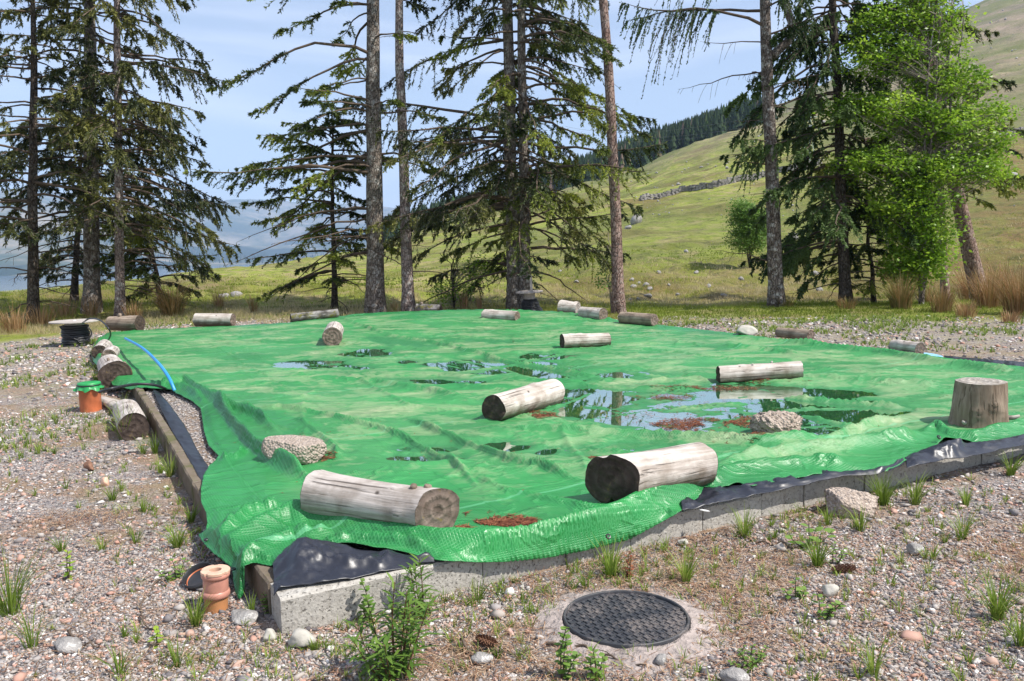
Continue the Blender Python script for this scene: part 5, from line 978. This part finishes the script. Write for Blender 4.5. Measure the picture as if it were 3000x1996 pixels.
broadleaf('rowan_tree', 'bright green leafy tree standing in front of the leaning trunk on the right', (2700, 862), 19.2, 7.6, 7,
    [(2640, 60, 120, 60, .8, 1.0), (2580, 170, 120, 60, .9, 1.0), (2760, 230, 120, 60, .8, .9), (2520, 320, 100, 45, .9, .7), (2640, 340, 110, 60, .9, 1.0), (2760, 380, 120, 60, .9, 1.0), (2880, 330, 80, 45, .6, .4), (2550, 480, 110, 50, .9, .9), (2690, 490, 110, 60, .9, 1.0), (2850, 490, 110, 50, .8, .8), (2900, 420, 50, 40, .6, .3), (2660, 600, 110, 80, .8, 1.5), (2700, 690, 95, 80, .7, 1.3), (2680, 780, 90, 60, .6, 1.0), (2700, 0, 60, 60, .6, .5), (2770, 100, 60, 70, .6, .4), (2740, -120, 110, 90, .8, .8)], 52000, .088, 'rowan', 21, 'bark_larch', sd_=.06)
broadleaf('birch_bush', 'round light green bush alone on the hillside, left of the forked larch', (2196, 765), 34, 2.5, 5, [(2190, 650, 50, 50, .7, 1.4), (2195, 700, 52, 42, .7, 1.2), (2180, 620, 36, 34, .5, .7), (2220, 660, 35, 45, .5, .8)], 16000, .085, 'birch', 22, 'bark_dark', 'bush')
broadleaf('birch_sapling', 'thin leafy sapling left of the leaning pine trunk base', (1790, 880), 18.5, 2.0, 3, [(1770, 800, 22, 60, .2, 1)], 260, .06, 'birch', 23, 'twig_pale', 'sapling', .008)
broadleaf('leafy_shrub', 'low green shrub under the left branches of the central spruces', (1330, 890), 21, 1.6, 5, [(1320, 850, 70, 40, .5, 1), (1400, 800, 50, 50, .5, 1)], 2200, .06, 'rowan', 24, 'bark_dark', 'bush', .02)
# ------------------------------------------------------------------ grass, rushes, plants, stones
def blades(S_, base, r, n, h, spread, wid, tint, lean=.5, seg=3, tv=.14):
    """n curved blades from around base"""
    a = r.uniform(0, 6.283, n); q = base + np.stack([np.cos(a), np.sin(a), a*0], 1)*(spread*.25*r.random(n)**.7)[:, None]; d = np.stack([np.cos(a), np.sin(a)], 1); H = h*r.uniform(.45, 1.1, n); le = lean*r.uniform(.15, 1.2, n)
    t = np.linspace(0, 1, seg+1); X = q[:, None, :2] + d[:, None]*(H*le)[:, None, None]*(t**1.7)[None, :, None]; Z = q[:, None, 2] + H[:, None]*(t[None]-.28*le[:, None]*t[None]**2.4); P = np.concatenate([X, Z[..., None]], -1)
    sv = np.stack([-np.sin(a+r.normal(0, .8, n)), np.cos(a), a*0], 1); w = (wid*r.uniform(.6, 1.2, n))[:, None]*np.array([.8, 1., .7, .05][:seg+1] if seg == 3 else [1., .8, .05])[None]; Lp = P-sv[:, None]*w[..., None]*.5; Rp = P+sv[:, None]*w[..., None]*.5
    Q = np.stack([Lp[:, :-1], Rp[:, :-1], Rp[:, 1:], Lp[:, 1:]], 2); tt = np.clip(tint+r.normal(0, tv, n), 0, 1); S_.add(Q, np.repeat(tt, seg))
rg = np.random.default_rng(77)
def tuft(px, py, hpx, label, n=55, tint=.5, lean=.7, wid=.0045, mat='grass', name='grass_tuft', cat='grass tuft', group='grass tufts on the gravel', z=None, spread=None, tv=.14):
    p = at(px, py, 0); p[2] = terr(p[0], p[1]) - .005; h = hpx*np.linalg.norm(p-[0, 0, CAMZ])/F_PX; s = Soup(); blades(s, np.zeros(3), rg, n, h*1.12, spread or h*.5, wid, tint, lean, tv=tv); o = s.build(name, M[mat]); o.location = p; tag(o, label, cat, group); return o
for a in ((2180, 1515+60, 90, 'spiky grass tuft against the front kerb, below the white chip', 60), (2585, 1480, 95, 'largest grass tuft against the kerb, right of the buried rock', 120), (2680, 1475, 85, 'dense upright grass tuft touching the kerb below the bunched polythene', 90),
          (2520, 1560, 70, 'grass tuft in front of the buried rock', 70), (2830, 1480, 60, 'thin grass at the kerb foot below the stump', 50), (2960, 1395, 70, 'grass clump at the kerb foot at the right edge of the view', 80), (2425, 1540, 55, 'pale grass tuft left of the buried rock', 40),
          (2820, 1575, 80, 'upright tuft on open gravel below the stump', 45), (2395, 1660, 90, 'bright tuft with clover-like leaves in front of the kerb', 90), (2010, 1705, 95, 'tall bright tuft right behind the manhole cover', 75), (1790, 1690, 110, 'fine upright tuft between kerb and manhole cover', 80), (1715, 1720, 75, 'thin tuft at the left behind the manhole cover', 30),
          (2920, 1815, 110, 'big bright grass clump at the right edge of the view', 130), (2560, 1975, 110, 'grass tuft at the bottom edge, right of the manhole cover', 50), (2990, 1900, 90, 'reddish fine grass at the lower right corner', 60), (575, 1830, 95, 'bright grass tuft leaning beside the pink drain pipe', 70), (95, 1900, 110, 'sparse spreading grass tuft in the lower left', 26),
          (30, 1800, 170, 'tall fine grass clump at the left edge of the view', 90), (350, 1975, 90, 'pale tuft at the bottom edge on the left', 26), (520, 1950, 80, 'small tuft at the bottom edge left of centre', 26), (1400, 1755, 90, 'thin brownish grass at the foot of the kerb joint', 30), (1110, 1760, 110, 'upright grass behind the willowherb plant', 40),
          (365, 1290, 110, 'long grass growing along the left side of the grey log on the gravel', 60), (420, 1330, 50, 'short grass in front of the dark sawn log face', 40), (285, 1050, 60, 'long grass beside the row of three logs', 80), (240, 1010, 55, 'grass around the foot of the left cable drum', 80), (300, 1120, 50, 'grass by the flared root log', 60),
          (500, 1400, 70, 'grass along the outside of the mossy edging', 70), (455, 1330, 60, 'grass beside the mossy edging, nearer the logs', 60), (560, 1530, 60, 'grass tuft in the angle below the tarpaulin tip', 60), (520, 1610, 70, 'dense grass under the hem with the eyelet', 80), (420, 1500, 60, 'thin pale tuft on the gravel left of the edging', 30), (160, 1330, 26, 'small round dark green tuft on the left gravel', 50),
          (330, 1470, 60, 'fine grass tuft near the sharp stone sliver', 40), (300, 1620, 55, 'small tuft in the middle of the left gravel', 40), (180, 1620, 50, 'faint greyish tuft on the left gravel', 40), (400, 1590, 55, 'tuft with curved blades below the edging', 35), (470, 1390, 50, 'low pale grass near the edging', 40), (735, 1800, 60, 'reddish tuft at the foot of the kerb corner', 30)):
    tuft(a[0], a[1], a[2], a[3], a[4], tint=rg.uniform(.35, .7))
for _ in range(110):
    px = rg.uniform(0, 3000); py = rg.uniform(1300, 1990) if rg.random() < .6 else rg.uniform(1000, 1300)
    kerb_y = np.interp(px, [0, 200, 300, 590, 815, 820, 3000], [1000, 1000, 1180, 1480, 1890, 1880, 1345]) if px < 815 or px > 815 else 0
    if (px > 560 and py < kerb_y+20) or (px < 560 and px > 300 + (py-1000)*.6 and py < 1500): continue
    if 1600 < px < 2080 and 1690 < py < 1930: continue
    if py < 1300 and px > 560: continue
    tuft(px, py, rg.uniform(18, 46), 'small sparse grass tuft growing in the gravel', int(rg.integers(12, 34)), rg.uniform(.3, .85), group='small tufts scattered over the gravel')
# thin ground cover: little weeds and dry stalks, far too many to count
def scatter_px(n, ymin=960, ymax=1996, pw=1.6):
    py = ymin+(ymax-ymin)*rg.random(n)**(1/pw); px = rg.uniform(-60, 3060, n); D = np.array([at(x, y, 0) for x, y in zip(px, py)]); return px, py, D
def outside(P, m=.02):
    a = (P[:, :2]-Nc)@n1; b = (P[:, :2]-NcL)@n2; ins = np.zeros(len(P), bool); A = OUT[:, :2]; B = np.roll(A, -1, 0)
    for k in range(len(A)): ins ^= ((A[k, 1] > P[:, 1]) != (B[k, 1] > P[:, 1])) & (P[:, 0] < (B[k, 0]-A[k, 0])*(P[:, 1]-A[k, 1])/(B[k, 1]-A[k, 1]+1e-15)+A[k, 0])
    return (a > m) | (b > m) | (~ins & (P[:, 1] > 10))
def area_pts(n, d0, d1, um=.74):
    """even on the ground between depths d0..d1"""
    y = np.sqrt(rg.random(n)*(d1*d1-d0*d0)+d0*d0); x = rg.uniform(-um, um, n)*y; return np.stack([x, y, np.zeros(n)], 1)
Cman = at(1834, 1820, 0); Rman = 179*float((Cman-[0, 0, CAMZ])@_F)/F_PX
def notman(P, k=1.25): return np.hypot(P[:, 0]-Cman[0], P[:, 1]-Cman[1]) > Rman*k
def stones():
    import bmesh
    bm = bmesh.new(); bmesh.ops.create_icosphere(bm, subdivisions=1, radius=1); V0 = np.array([v.co[:] for v in bm.verts]); F0 = np.array([[v.index for v in f.verts] for f in bm.faces]); bm.free()
    protos = []
    for k in range(12):
        N = V0.copy(); rad = np.ones(12)
        for _ in range(7): nrm = norm(rg.normal(size=3)); h = rg.uniform(.35, .7); dd = N@nrm; rad = np.where(dd*rad > h, h/np.maximum(dd, .05), rad)
        protos.append(N*rad[:, None]*rg.uniform(.8, 1.15, (12, 1)))
    protos = np.array(protos)
    P = np.concatenate([area_pts(96000, 2.1, 4.4), area_pts(52000, 4.4, 9), area_pts(46000, 9, 19)]); size = np.concatenate([rg.gamma(2.6, .0018, 96000)+.0032, rg.gamma(2.6, .0028, 52000)+.0045, rg.gamma(2.4, .0075, 46000)+.008])
    lit = fbm(P[:, 0]*1.15, P[:, 1]*1.15, 4, 201); keep = outside(P, .01) & notman(P, 1.03) & (rg.random(len(P)) < np.clip(1.15-(lit-.42)*6.5, .22, 1)); px, py = proj(P); keep &= (py > moor_edge(px)+rg.normal(0, 6, len(P))); nm = ~notman(P, 1.22); keep &= ~(nm & (rg.random(len(P)) < .3))
    P, size = P[keep], size[keep]; big = rg.random(len(P)) < .012; size[big] *= rg.uniform(1.5, 3.2, big.sum()); size = np.minimum(size, .042); n = len(P); P[:, 2] = terr(P[:, 0], P[:, 1]) + size*rg.uniform(-.1, .35, n)
    k = rg.integers(12, size=n); a = rg.uniform(0, 6.283, n); sc = size[:, None]*np.stack([rg.uniform(.9, 1.7, n), rg.uniform(.7, 1.2, n), rg.uniform(.45, .85, n)], 1); V = protos[k]*sc[:, None]
    tl = rg.normal(0, .35, n); c, s = np.cos(tl)[:, None], np.sin(tl)[:, None]; y, z = V[..., 1]*c-V[..., 2]*s, V[..., 1]*s+V[..., 2]*c; c, s = np.cos(a)[:, None], np.sin(a)[:, None]; X = V[..., 0]*c-y*s; Y = V[..., 0]*s+y*c
    V = np.stack([X, Y, z], -1)+P[:, None]; Fq = (np.arange(n)[:, None, None]*12+F0[None]).reshape(-1, 3); zone = fbm(P[:, 0]*.9, P[:, 1]*.9, 3, 205)-.5
    tint = np.clip(rg.random(n)+zone*.3, 0, 1); tag(mesh('gravel', V.reshape(-1, 3), Fq, M['stones'], attrs={'tint': np.repeat(tint, 12)}), 'pink, grey and white crushed stones covering the ground', 'gravel', kind='stuff')
    # pebbles inside the left edging
    n = 9000; b = rg.uniform(.2, 8.5, n); w = rg.uniform(.05, 1.1, n); q = np.array(NcL)+e2*b[:, None]-n2*w[:, None]; P = np.column_stack([q, np.full(n, .122)]); px, py = proj(P); ok = (px < 720) & (py > 1120); P = P[ok]; n = len(P)
    k = rg.integers(12, size=n); sc = rg.uniform(.008, .02, n)[:, None]*np.stack([rg.uniform(1, 1.8, n), rg.uniform(.8, 1.2, n), rg.uniform(.3, .5, n)], 1); a = rg.uniform(0, 6.28, n); V = protos[k]*sc[:, None]; c, s = np.cos(a)[:, None], np.sin(a)[:, None]; V = np.stack([V[..., 0]*c-V[..., 1]*s, V[..., 0]*s+V[..., 1]*c, V[..., 2]], -1)+P[:, None]
    tag(mesh('pebbles', V.reshape(-1, 3), (np.arange(n)[:, None, None]*12+F0[None]).reshape(-1, 3), M['stones'], attrs={'tint': np.repeat(np.clip(rg.normal(.5, .16, n), .2, .72), 12)}), 'flat grey pebbles in the strip between liner and tarpaulin', 'pebbles', kind='stuff')
    for (x, y, w, h, z, lab) in ((1640, 0, 0, 0, 0, ''), ):
        pass
stones()
for k, (x, y, w, h, lab, mt) in enumerate(((886, 1872, 70, 44, 'pale angular stone at the foot of the near kerb corner', 'white_rock'), (790, 1862, 42, 30, 'small whitish stone left of the kerb corner', 'white_rock'), (2000, 1588, 30, 18, 'white stone against the kerb foot below the front fold', 'white_rock'), (1935, 1935, 44, 34, 'dark grey pointed stone right below the manhole cover', 'rock'), (720, 1806, 90, 30, 'flat grey stone beside the pink drain pipe', 'rock'), (310, 1375+40, 24, 26, 'orange rounded stone on the left gravel', 'clay_pale'),
        (205, 1890, 70, 30, 'grey flat stone in the lower left', 'rock'), (1410, 1925, 60, 30, 'grey angular stone on the gravel left of the cover', 'rock'), (2150, 1985, 70, 40, 'grey stone at the bottom edge right of the manhole', 'rock'), (2430, 1730, 46, 36, 'pale stone on the gravel below the front kerb', 'white_rock'), (2680, 1610, 40, 30, 'grey rounded stone on the right gravel', 'rock'))):
    rock(lab, x, y, w, h, 0, mt, 300+k, .8, .1, 0, 3, .06, 'loose_stone', 'stone')
def litter():
    s = Soup(); N = 30000; P = np.concatenate([area_pts(60000, 2.1, 5), area_pts(30000, 5, 12)]); m = fbm(P[:, 0]*1.15, P[:, 1]*1.15, 4, 201); P = P[outside(P, .02) & notman(P, 1.05) & (rg.random(len(P)) < np.clip((m-.38)*5, .22, 1))]; px, py = proj(P); P = P[py > moor_edge(px)]; n = len(P); P[:, 2] = terr(P[:, 0], P[:, 1])+rg.uniform(.006, .018, n)
    a = rg.uniform(0, 6.283, n); L = rg.gamma(3, .011, n)+.012; D = np.stack([np.cos(a), np.sin(a), rg.normal(0, .10, n)], 1); sd = np.stack([-np.sin(a), np.cos(a), a*0], 1)*(.0011+.0008*rg.random(n))[:, None]; mid = P+D*L[:, None]*.5+np.array([0, 0, .004]); e = P+D*L[:, None]; s.add(np.stack([P-sd, mid-sd, mid+sd, P+sd], 1), rg.random(n)); s.add(np.stack([mid-sd, e-sd*.4, e+sd*.4, mid+sd], 1), rg.random(n))
    tag(s.build('needle_litter', M['litter']), 'dry brown grass stalks and conifer needles strewn over the gravel', 'litter', kind='stuff')
    # grass haze on the pad: short blades in soft patches
    s = Soup(); P = np.concatenate([area_pts(6500, 2.2, 5), area_pts(24000, 5, 19)]); m = fbm(P[:, 0]*.9+4, P[:, 1]*.9, 4, 207); px, py = proj(P); g = .25+.75*sstep(620, 300, px)*sstep(1560, 1200, py)+.75*sstep(1080, 950, py)*sstep(1700, 2000, px)+.5*sstep(.5, .05, (P[:, :2]-Nc)@n1)*((P[:, :2]-Nc)@n1 > 0); P = P[outside(P, .02) & notman(P, 1.2) & (rg.random(len(P)) < np.clip((m-.42)*6, 0, 1)*g) & ~((px < 330) & (py > 1500)) & (py > moor_edge(px)-10)]
    for p in P:
        k = int(rg.integers(5, 11)); p = p.copy(); p[2] = terr(p[0], p[1]); blades(s, p, rg, k, rg.uniform(.03, .085)*(1+(p[1] > 6)*.5), .05, .0032+.0005*p[1], rg.uniform(.3, .85), .9, 2)
    tag(s.build('thin_grass', M['grass']), 'thin short grass growing through the gravel', 'grass', kind='stuff')
litter()
def needles():
    s = Soup(); E = [(2035, 1238, 120, 17, 1800), (2060, 1133, 150, 7, 700), (1950, 1160, 90, 8, 350), (1480, 1533, 82, 14, 1500), (1330, 1556, 40, 6, 350), (1400, 1510, 40, 6, 120), (1575, 1213, 60, 9, 500), (925, 1343, 50, 12, 420), (2250, 1116, 110, 4, 350), (2185, 1230, 50, 16, 500), (1745, 1352, 22, 7, 150), (2540, 1228, 24, 10, 50), (2150, 1300, 60, 8, 90), (1500, 1000, 5, 5, 5), (1840, 1210, 60, 20, 60), (870, 1290, 50, 12, 60), (1960, 1190, 200, 45, 280), (2283, 1272, 80, 6, 220)]
    for cx, cy, rx, ry, n in E:
        a = rg.uniform(0, 6.283, n); q = rg.random(n)**.7*1.15; X = cx+np.cos(a)*q*rx; Y = cy+np.sin(a)*q*ry; P = np.array([at(x, y, ZB) for x, y in zip(X, Y)]); nz = fbm(P[:, 0]*9, P[:, 1]*5, 3, 9); P = P[(nz > .42)]; n = len(P)
        if not n: continue
        P[:, 2] = np.maximum(tarp_z(P[:, :2]), WZ)+.004+rg.uniform(0, .006, n); a = rg.normal(.3, .9, n); L = rg.uniform(.015, .05, n); D = np.stack([np.cos(a), np.sin(a), rg.normal(0, .08, n)], 1); sd = np.stack([-np.sin(a), np.cos(a), a*0], 1)*(.0013+.00035*P[:, 1:2]); e = P+D*L[:, None]; s.add(np.stack([P-sd, e-sd*.5, e+sd*.5, P+sd], 1), rg.random(n))
    n = 700; a = rg.uniform(.3, 9, n); b = rg.uniform(.4, 10, n); q = Nc+e1*a[:, None]+e2*b[:, None]; P = np.column_stack([q, np.maximum(tarp_z(q), WZ)+.004]); a = rg.uniform(0, 6.28, n); D = np.stack([np.cos(a), np.sin(a), a*0], 1)*rg.uniform(.006, .022, n)[:, None]; sd = np.stack([-np.sin(a), np.cos(a), a*0], 1)*.0028; s.add(np.stack([P-sd, P+D-sd, P+D+sd, P+sd], 1), .6+.4*rg.random(n))
    tag(s.build('fallen_needles', M['needles']), 'reddish brown fallen needles in drifts on the tarpaulin and puddles', 'needles', kind='stuff')
needles()
# leafy plants
def lance(S_, base, d, L, w, tint, sag=.35):
    d = norm(np.array(d, float)); sd = norm(np.cross(d, [0, 0, 1.]))*w*.5; t = [0, .35, .7, 1]; P = [base+d*L*q-np.array([0, 0, sag*L*q*q]) for q in t]; wv = [.15, 1, .75, .04]
    for k in range(3): S_.add(np.array([P[k]-sd*wv[k], P[k]+sd*wv[k], P[k+1]+sd*wv[k+1], P[k+1]-sd*wv[k+1]]), tint)
def herb(px, py, hpx, label, stems, leafL, leafW, n, mat, name, cat, spread=.5, whorl=False, sag=.3):
    p = at(px, py, 0); p[2] = terr(p[0], p[1])-.005; h = hpx*np.linalg.norm(p-[0, 0, CAMZ])/F_PX; g = thing(name, label, cat, p); mb = MB(); s = Soup()
    for k in range(stems):
        a = rg.uniform(0, 6.28); sp = spread*rg.uniform(.2, 1)*h*(k > 0); H = h*(1 if k == 0 else rg.uniform(.4, .92)); st = bez([np.zeros(3)+[math.cos(a)*sp*.3, math.sin(a)*sp*.3, 0], [math.cos(a)*sp*.75, math.sin(a)*sp*.6, H*.55], [math.cos(a)*sp+rg.normal(0, .01), math.sin(a)*sp, H]], 10); mb.tube(st, np.linspace(.0032, .0014, 10), 5)
        for j in range(n):
            t = .1+.9*j/n; q = np.array([np.interp(t, np.linspace(0, 1, 10), st[:, c]) for c in range(3)]); b = a+j*2.4+rg.normal(0, .3); up = .25+.9*t**3; L = leafL*(.6+.6*math.sin(min(1, t*1.05)*2.7))*rg.uniform(.8, 1.2); lance(s, q, [math.cos(b), math.sin(b), up*rg.uniform(.6, 1.4)], L, leafW*rg.uniform(.8, 1.2), np.clip(rg.normal(.55+.15*t, .15), 0, 1), sag)
    mb.build('stem', M['litter' if mat == 'herb' else 'twig'], g, True); s.build('leaves', M[mat], g); return g
herb(1155, 1985, 272, 'tall willowherb plant with narrow leaves in front of the kerb', 12, .08, .0135, 26, 'herb', 'willowherb_plant', 'leafy plant', .42)
herb(1240, 1800, 170, 'second willowherb shoot leaning right against the kerb', 4, .08, .013, 22, 'herb', 'willowherb_plant', 'leafy plant', .4)
herb(1080, 1812, 120, 'light green round-leaved shoot left of the tall willowherb', 3, .032, .024, 16, 'birch', 'birch_seedling', 'sapling', .3)
herb(1645, 1992, 150, 'little birch sapling below the manhole cover at its left', 3, .03, .026, 16, 'birch', 'birch_seedling', 'sapling', .28)
herb(1745, 1996, 90, 'smaller birch sapling at the bottom edge below the cover', 3, .028, .024, 12, 'birch', 'birch_seedling', 'sapling', .35)
herb(200, 1700, 75, 'small leafy seedling on the left gravel', 2, .035, .022, 10, 'rowan', 'leafy_weed', 'weed', .2); herb(460, 1888, 50, 'tiny broad-leaved weed left of the drain pipe', 2, .035, .024, 5, 'rowan', 'leafy_weed', 'weed', .3)
herb(515, 1700, 55, 'low clover-like weed near the rubber lid', 5, .025, .022, 7, 'birch', 'leafy_weed', 'weed', 1.); herb(2370, 1600, 70, 'broad-leaved weed in front of the kerb, left of the buried rock', 5, .05, .05, 4, 'birch', 'leafy_weed', 'weed', 1.1); herb(2400, 1810, 70, 'creeping green weed on the right gravel', 4, .03, .022, 8, 'birch', 'leafy_weed', 'weed', 1.)
herb(785, 1795, 60, 'green weed growing up the mossy side of the kerb corner', 3, .018, .014, 12, 'birch', 'leafy_weed', 'weed', .5); herb(2440, 1650, 60, 'low green weed beside the cone on the right gravel', 3, .022, .018, 9, 'birch', 'leafy_weed', 'weed', .8); herb(2200, 1945, 60, 'mossy light green weed at the lower right of the manhole', 7, .018, .012, 12, 'birch', 'leafy_weed', 'weed', 1.2)
herb(1840, 1690, 70, 'dark red leaved weed inside the tuft behind the cover', 3, .03, .012, 12, 'needles', 'leafy_weed', 'weed', .4); herb(2330, 1755, 60, 'trailing leafy weed on the gravel right of the cover', 4, .028, .022, 8, 'birch', 'leafy_weed', 'weed', 1.)
# rushes and moor grass
def rushes(px, py, hpx, label, n, tint, depth=None, wpx=60, lean=.45, mat='rush'):
    p = find(px, py, 14, 60) if depth is None else atd(px, py, depth); p = np.array(p); p[2] = terr(p[0], p[1]); s = Soup(); k = p[1]/F_PX; h = hpx*k*1.05; sp = wpx*k
    for _ in range(3): blades(s, np.zeros(3), rg, n//3, h*rg.uniform(.8, 1.05), sp*1.6, .010, tint, lean*rg.uniform(.6, 1.2), tv=.22)
    o = s.build('rush_clump', M[mat]); o.location = p; tag(o, label, 'rushes', 'rush clumps around the tarpaulin'); return o
for a in ((505, 925, 115, 'large brown rush clump behind the pale back left log', 420, .45, None, 75, .9), (395, 940, 70, 'ragged dry rushes just right of the barky corner log', 160, .7, None, 60), (270, 930, 70, 'reddish rushes at the foot of the thickest left spruce', 160, .75, None, 60), (190, 930, 70, 'dry rushes behind the left cable drum', 180, .8, None, 80),
          (120, 955, 75, 'dry orange rushes left of the left cable drum', 200, .75, None, 80), (40, 975, 90, 'tall dry rushes in the far left corner', 240, .7, None, 80), (640, 900, 60, 'small upright reddish rushes behind the back edge, near the boulder', 110, .8, None, 40), (745, 915, 60, 'thin rushes between the pale log and the mossy log', 70, .5, None, 30),
          (1090, 915, 50, 'reddish dry stems at the foot of the thick bare trunk', 90, .85, None, 35, .25), (1360, 905, 62, 'straight cut rush stems behind the back edge, left of the paired spruces', 110, .85, None, 28, .15), (1405, 905, 50, 'second bundle of straw coloured stems beside the paired spruces', 70, .9, None, 26, .2), (1155, 908, 30, 'short straw stems between the two bare trunks', 50, .8, None, 30, .3),
          (2640, 905, 110, 'dark green and brown rush clump under the leafy green tree', 420, .32, None, 70, .7), (2760, 915, 90, 'straw and green rushes right of the dark rush clump', 300, .5, None, 70), (2900, 900, 140, 'large reddish brown rushes below the leaning trunk', 600, .62, None, 120, .8), (2990, 920, 150, 'tall brown rushes at the right edge of the view', 600, .6, None, 110, .8),
          (2850, 880, 120, 'dense reddish rushes in front of the leaning trunk base', 400, .7, None, 90, .8), (2940, 870, 130, 'brown rushes behind the largest right hand rush clump', 400, .6, None, 120, .8), (2720, 890, 70, 'low mixed rushes at the foot of the leafy green tree', 200, .4, None, 60, .8),
          (2830, 930, 60, 'pale straw tussock at the edge of the right gravel', 220, .85, None, 70), (2960, 945, 45, 'low straw tussock at the far right of the gravel', 160, .8, None, 60), (3080, 930, 170, 'brown rushes just beyond the right edge of the view', 400, .6, None, 110, .8), (2300, 900, 35, 'low grass at the foot of the forked larch', 160, .2, None, 60, .8), (2480, 905, 40, 'tussock at the foot of the dark drooping conifer', 160, .4, None, 60, .8)):
    rushes(*a)
def moor():
    s = Soup(); r = rg
    # dense band of grass just behind the pad, thinning up the slope
    for d0, d1, n, h, w in ((16.5, 21, 7000, .12, .012), (21, 30, 7000, .12, .018), (30, 48, 5000, .10, .04)):
        P = area_pts(n, d0, d1, .68); px, py = proj(P); ok = (py < moor_edge(px)+8) | (P[:, 1] > 22); P = P[ok]; P[:, 2] = terr(P[:, 0], P[:, 1])-.02; m = fbm(P[:, 0]*.3, P[:, 1]*.3, 4, 301); strip = sstep(22, 19, P[:, 1])*sstep(.05, .12, P[:, 0]/P[:, 1])
        keep = (r.random(len(P)) < np.clip(.35+(m-.4)*2.4+strip, .1, 1)); P = P[keep]; m = m[keep]; strip = strip[keep]; k = 7; B = np.repeat(P, k, 0)+np.column_stack([r.normal(0, w*5, (len(P)*k, 2)), np.zeros(len(P)*k)]); n_ = len(B); a = r.uniform(0, 6.28, n_); H = h*r.uniform(.4, 1.2, n_)*np.repeat(1-.35*strip, k); le = r.uniform(.1, .8, n_); T_ = B+np.stack([np.cos(a)*H*le, np.sin(a)*H*le, H], 1); sd = np.stack([np.ones(n_), r.normal(0, .3, n_), a*0], 1)*w*.5
        t2 = fbm(P[:, 0]*.22+30, P[:, 1]*.12, 4, 303); bk = sstep(20.5, 23, P[:, 1])*sstep(42, 30, P[:, 1])*sstep(.06, .14, P[:, 0]/P[:, 1])*sstep(.40, .56, fbm(P[:, 0]*.5, P[:, 1]*.5, 3, 305)); tint = np.clip(np.repeat((t2-.5)*2.6+.42-.25*strip+.5*bk, k)+r.normal(0, .12, n_), 0, 1); s.add(np.stack([B-sd, B+sd, T_+sd*.2, T_-sd*.2], 1), tint)
    tag(s.build('moor_grass', M['moorgrass']), 'rough green and straw coloured grass on the moor slope', 'grass', kind='stuff')
moor()
# ------------------------------------------------------------------ air
def haze():
    x0, x1, y0, y1, z0, z1 = -14500, 5500, -60, 11200, -135, 860; mb = MB(); mb.box(((x0+x1)/2, (y0+y1)/2, (z0+z1)/2), (x1-x0, y1-y0, z1-z0)); m = NT('haze'); v = m.n('VolumePrincipled', i_Color=(.50, .68, 1., 1), i_Density=HAZE, i_Anisotropy=.0); m.L.new(v.outputs[0], m.out.inputs['Volume'])
    o = mb.build('haze', m.m); tag(o, 'pale blue haze filling the valley air', 'haze', kind='stuff')
HAZE = 1.2e-4
haze()
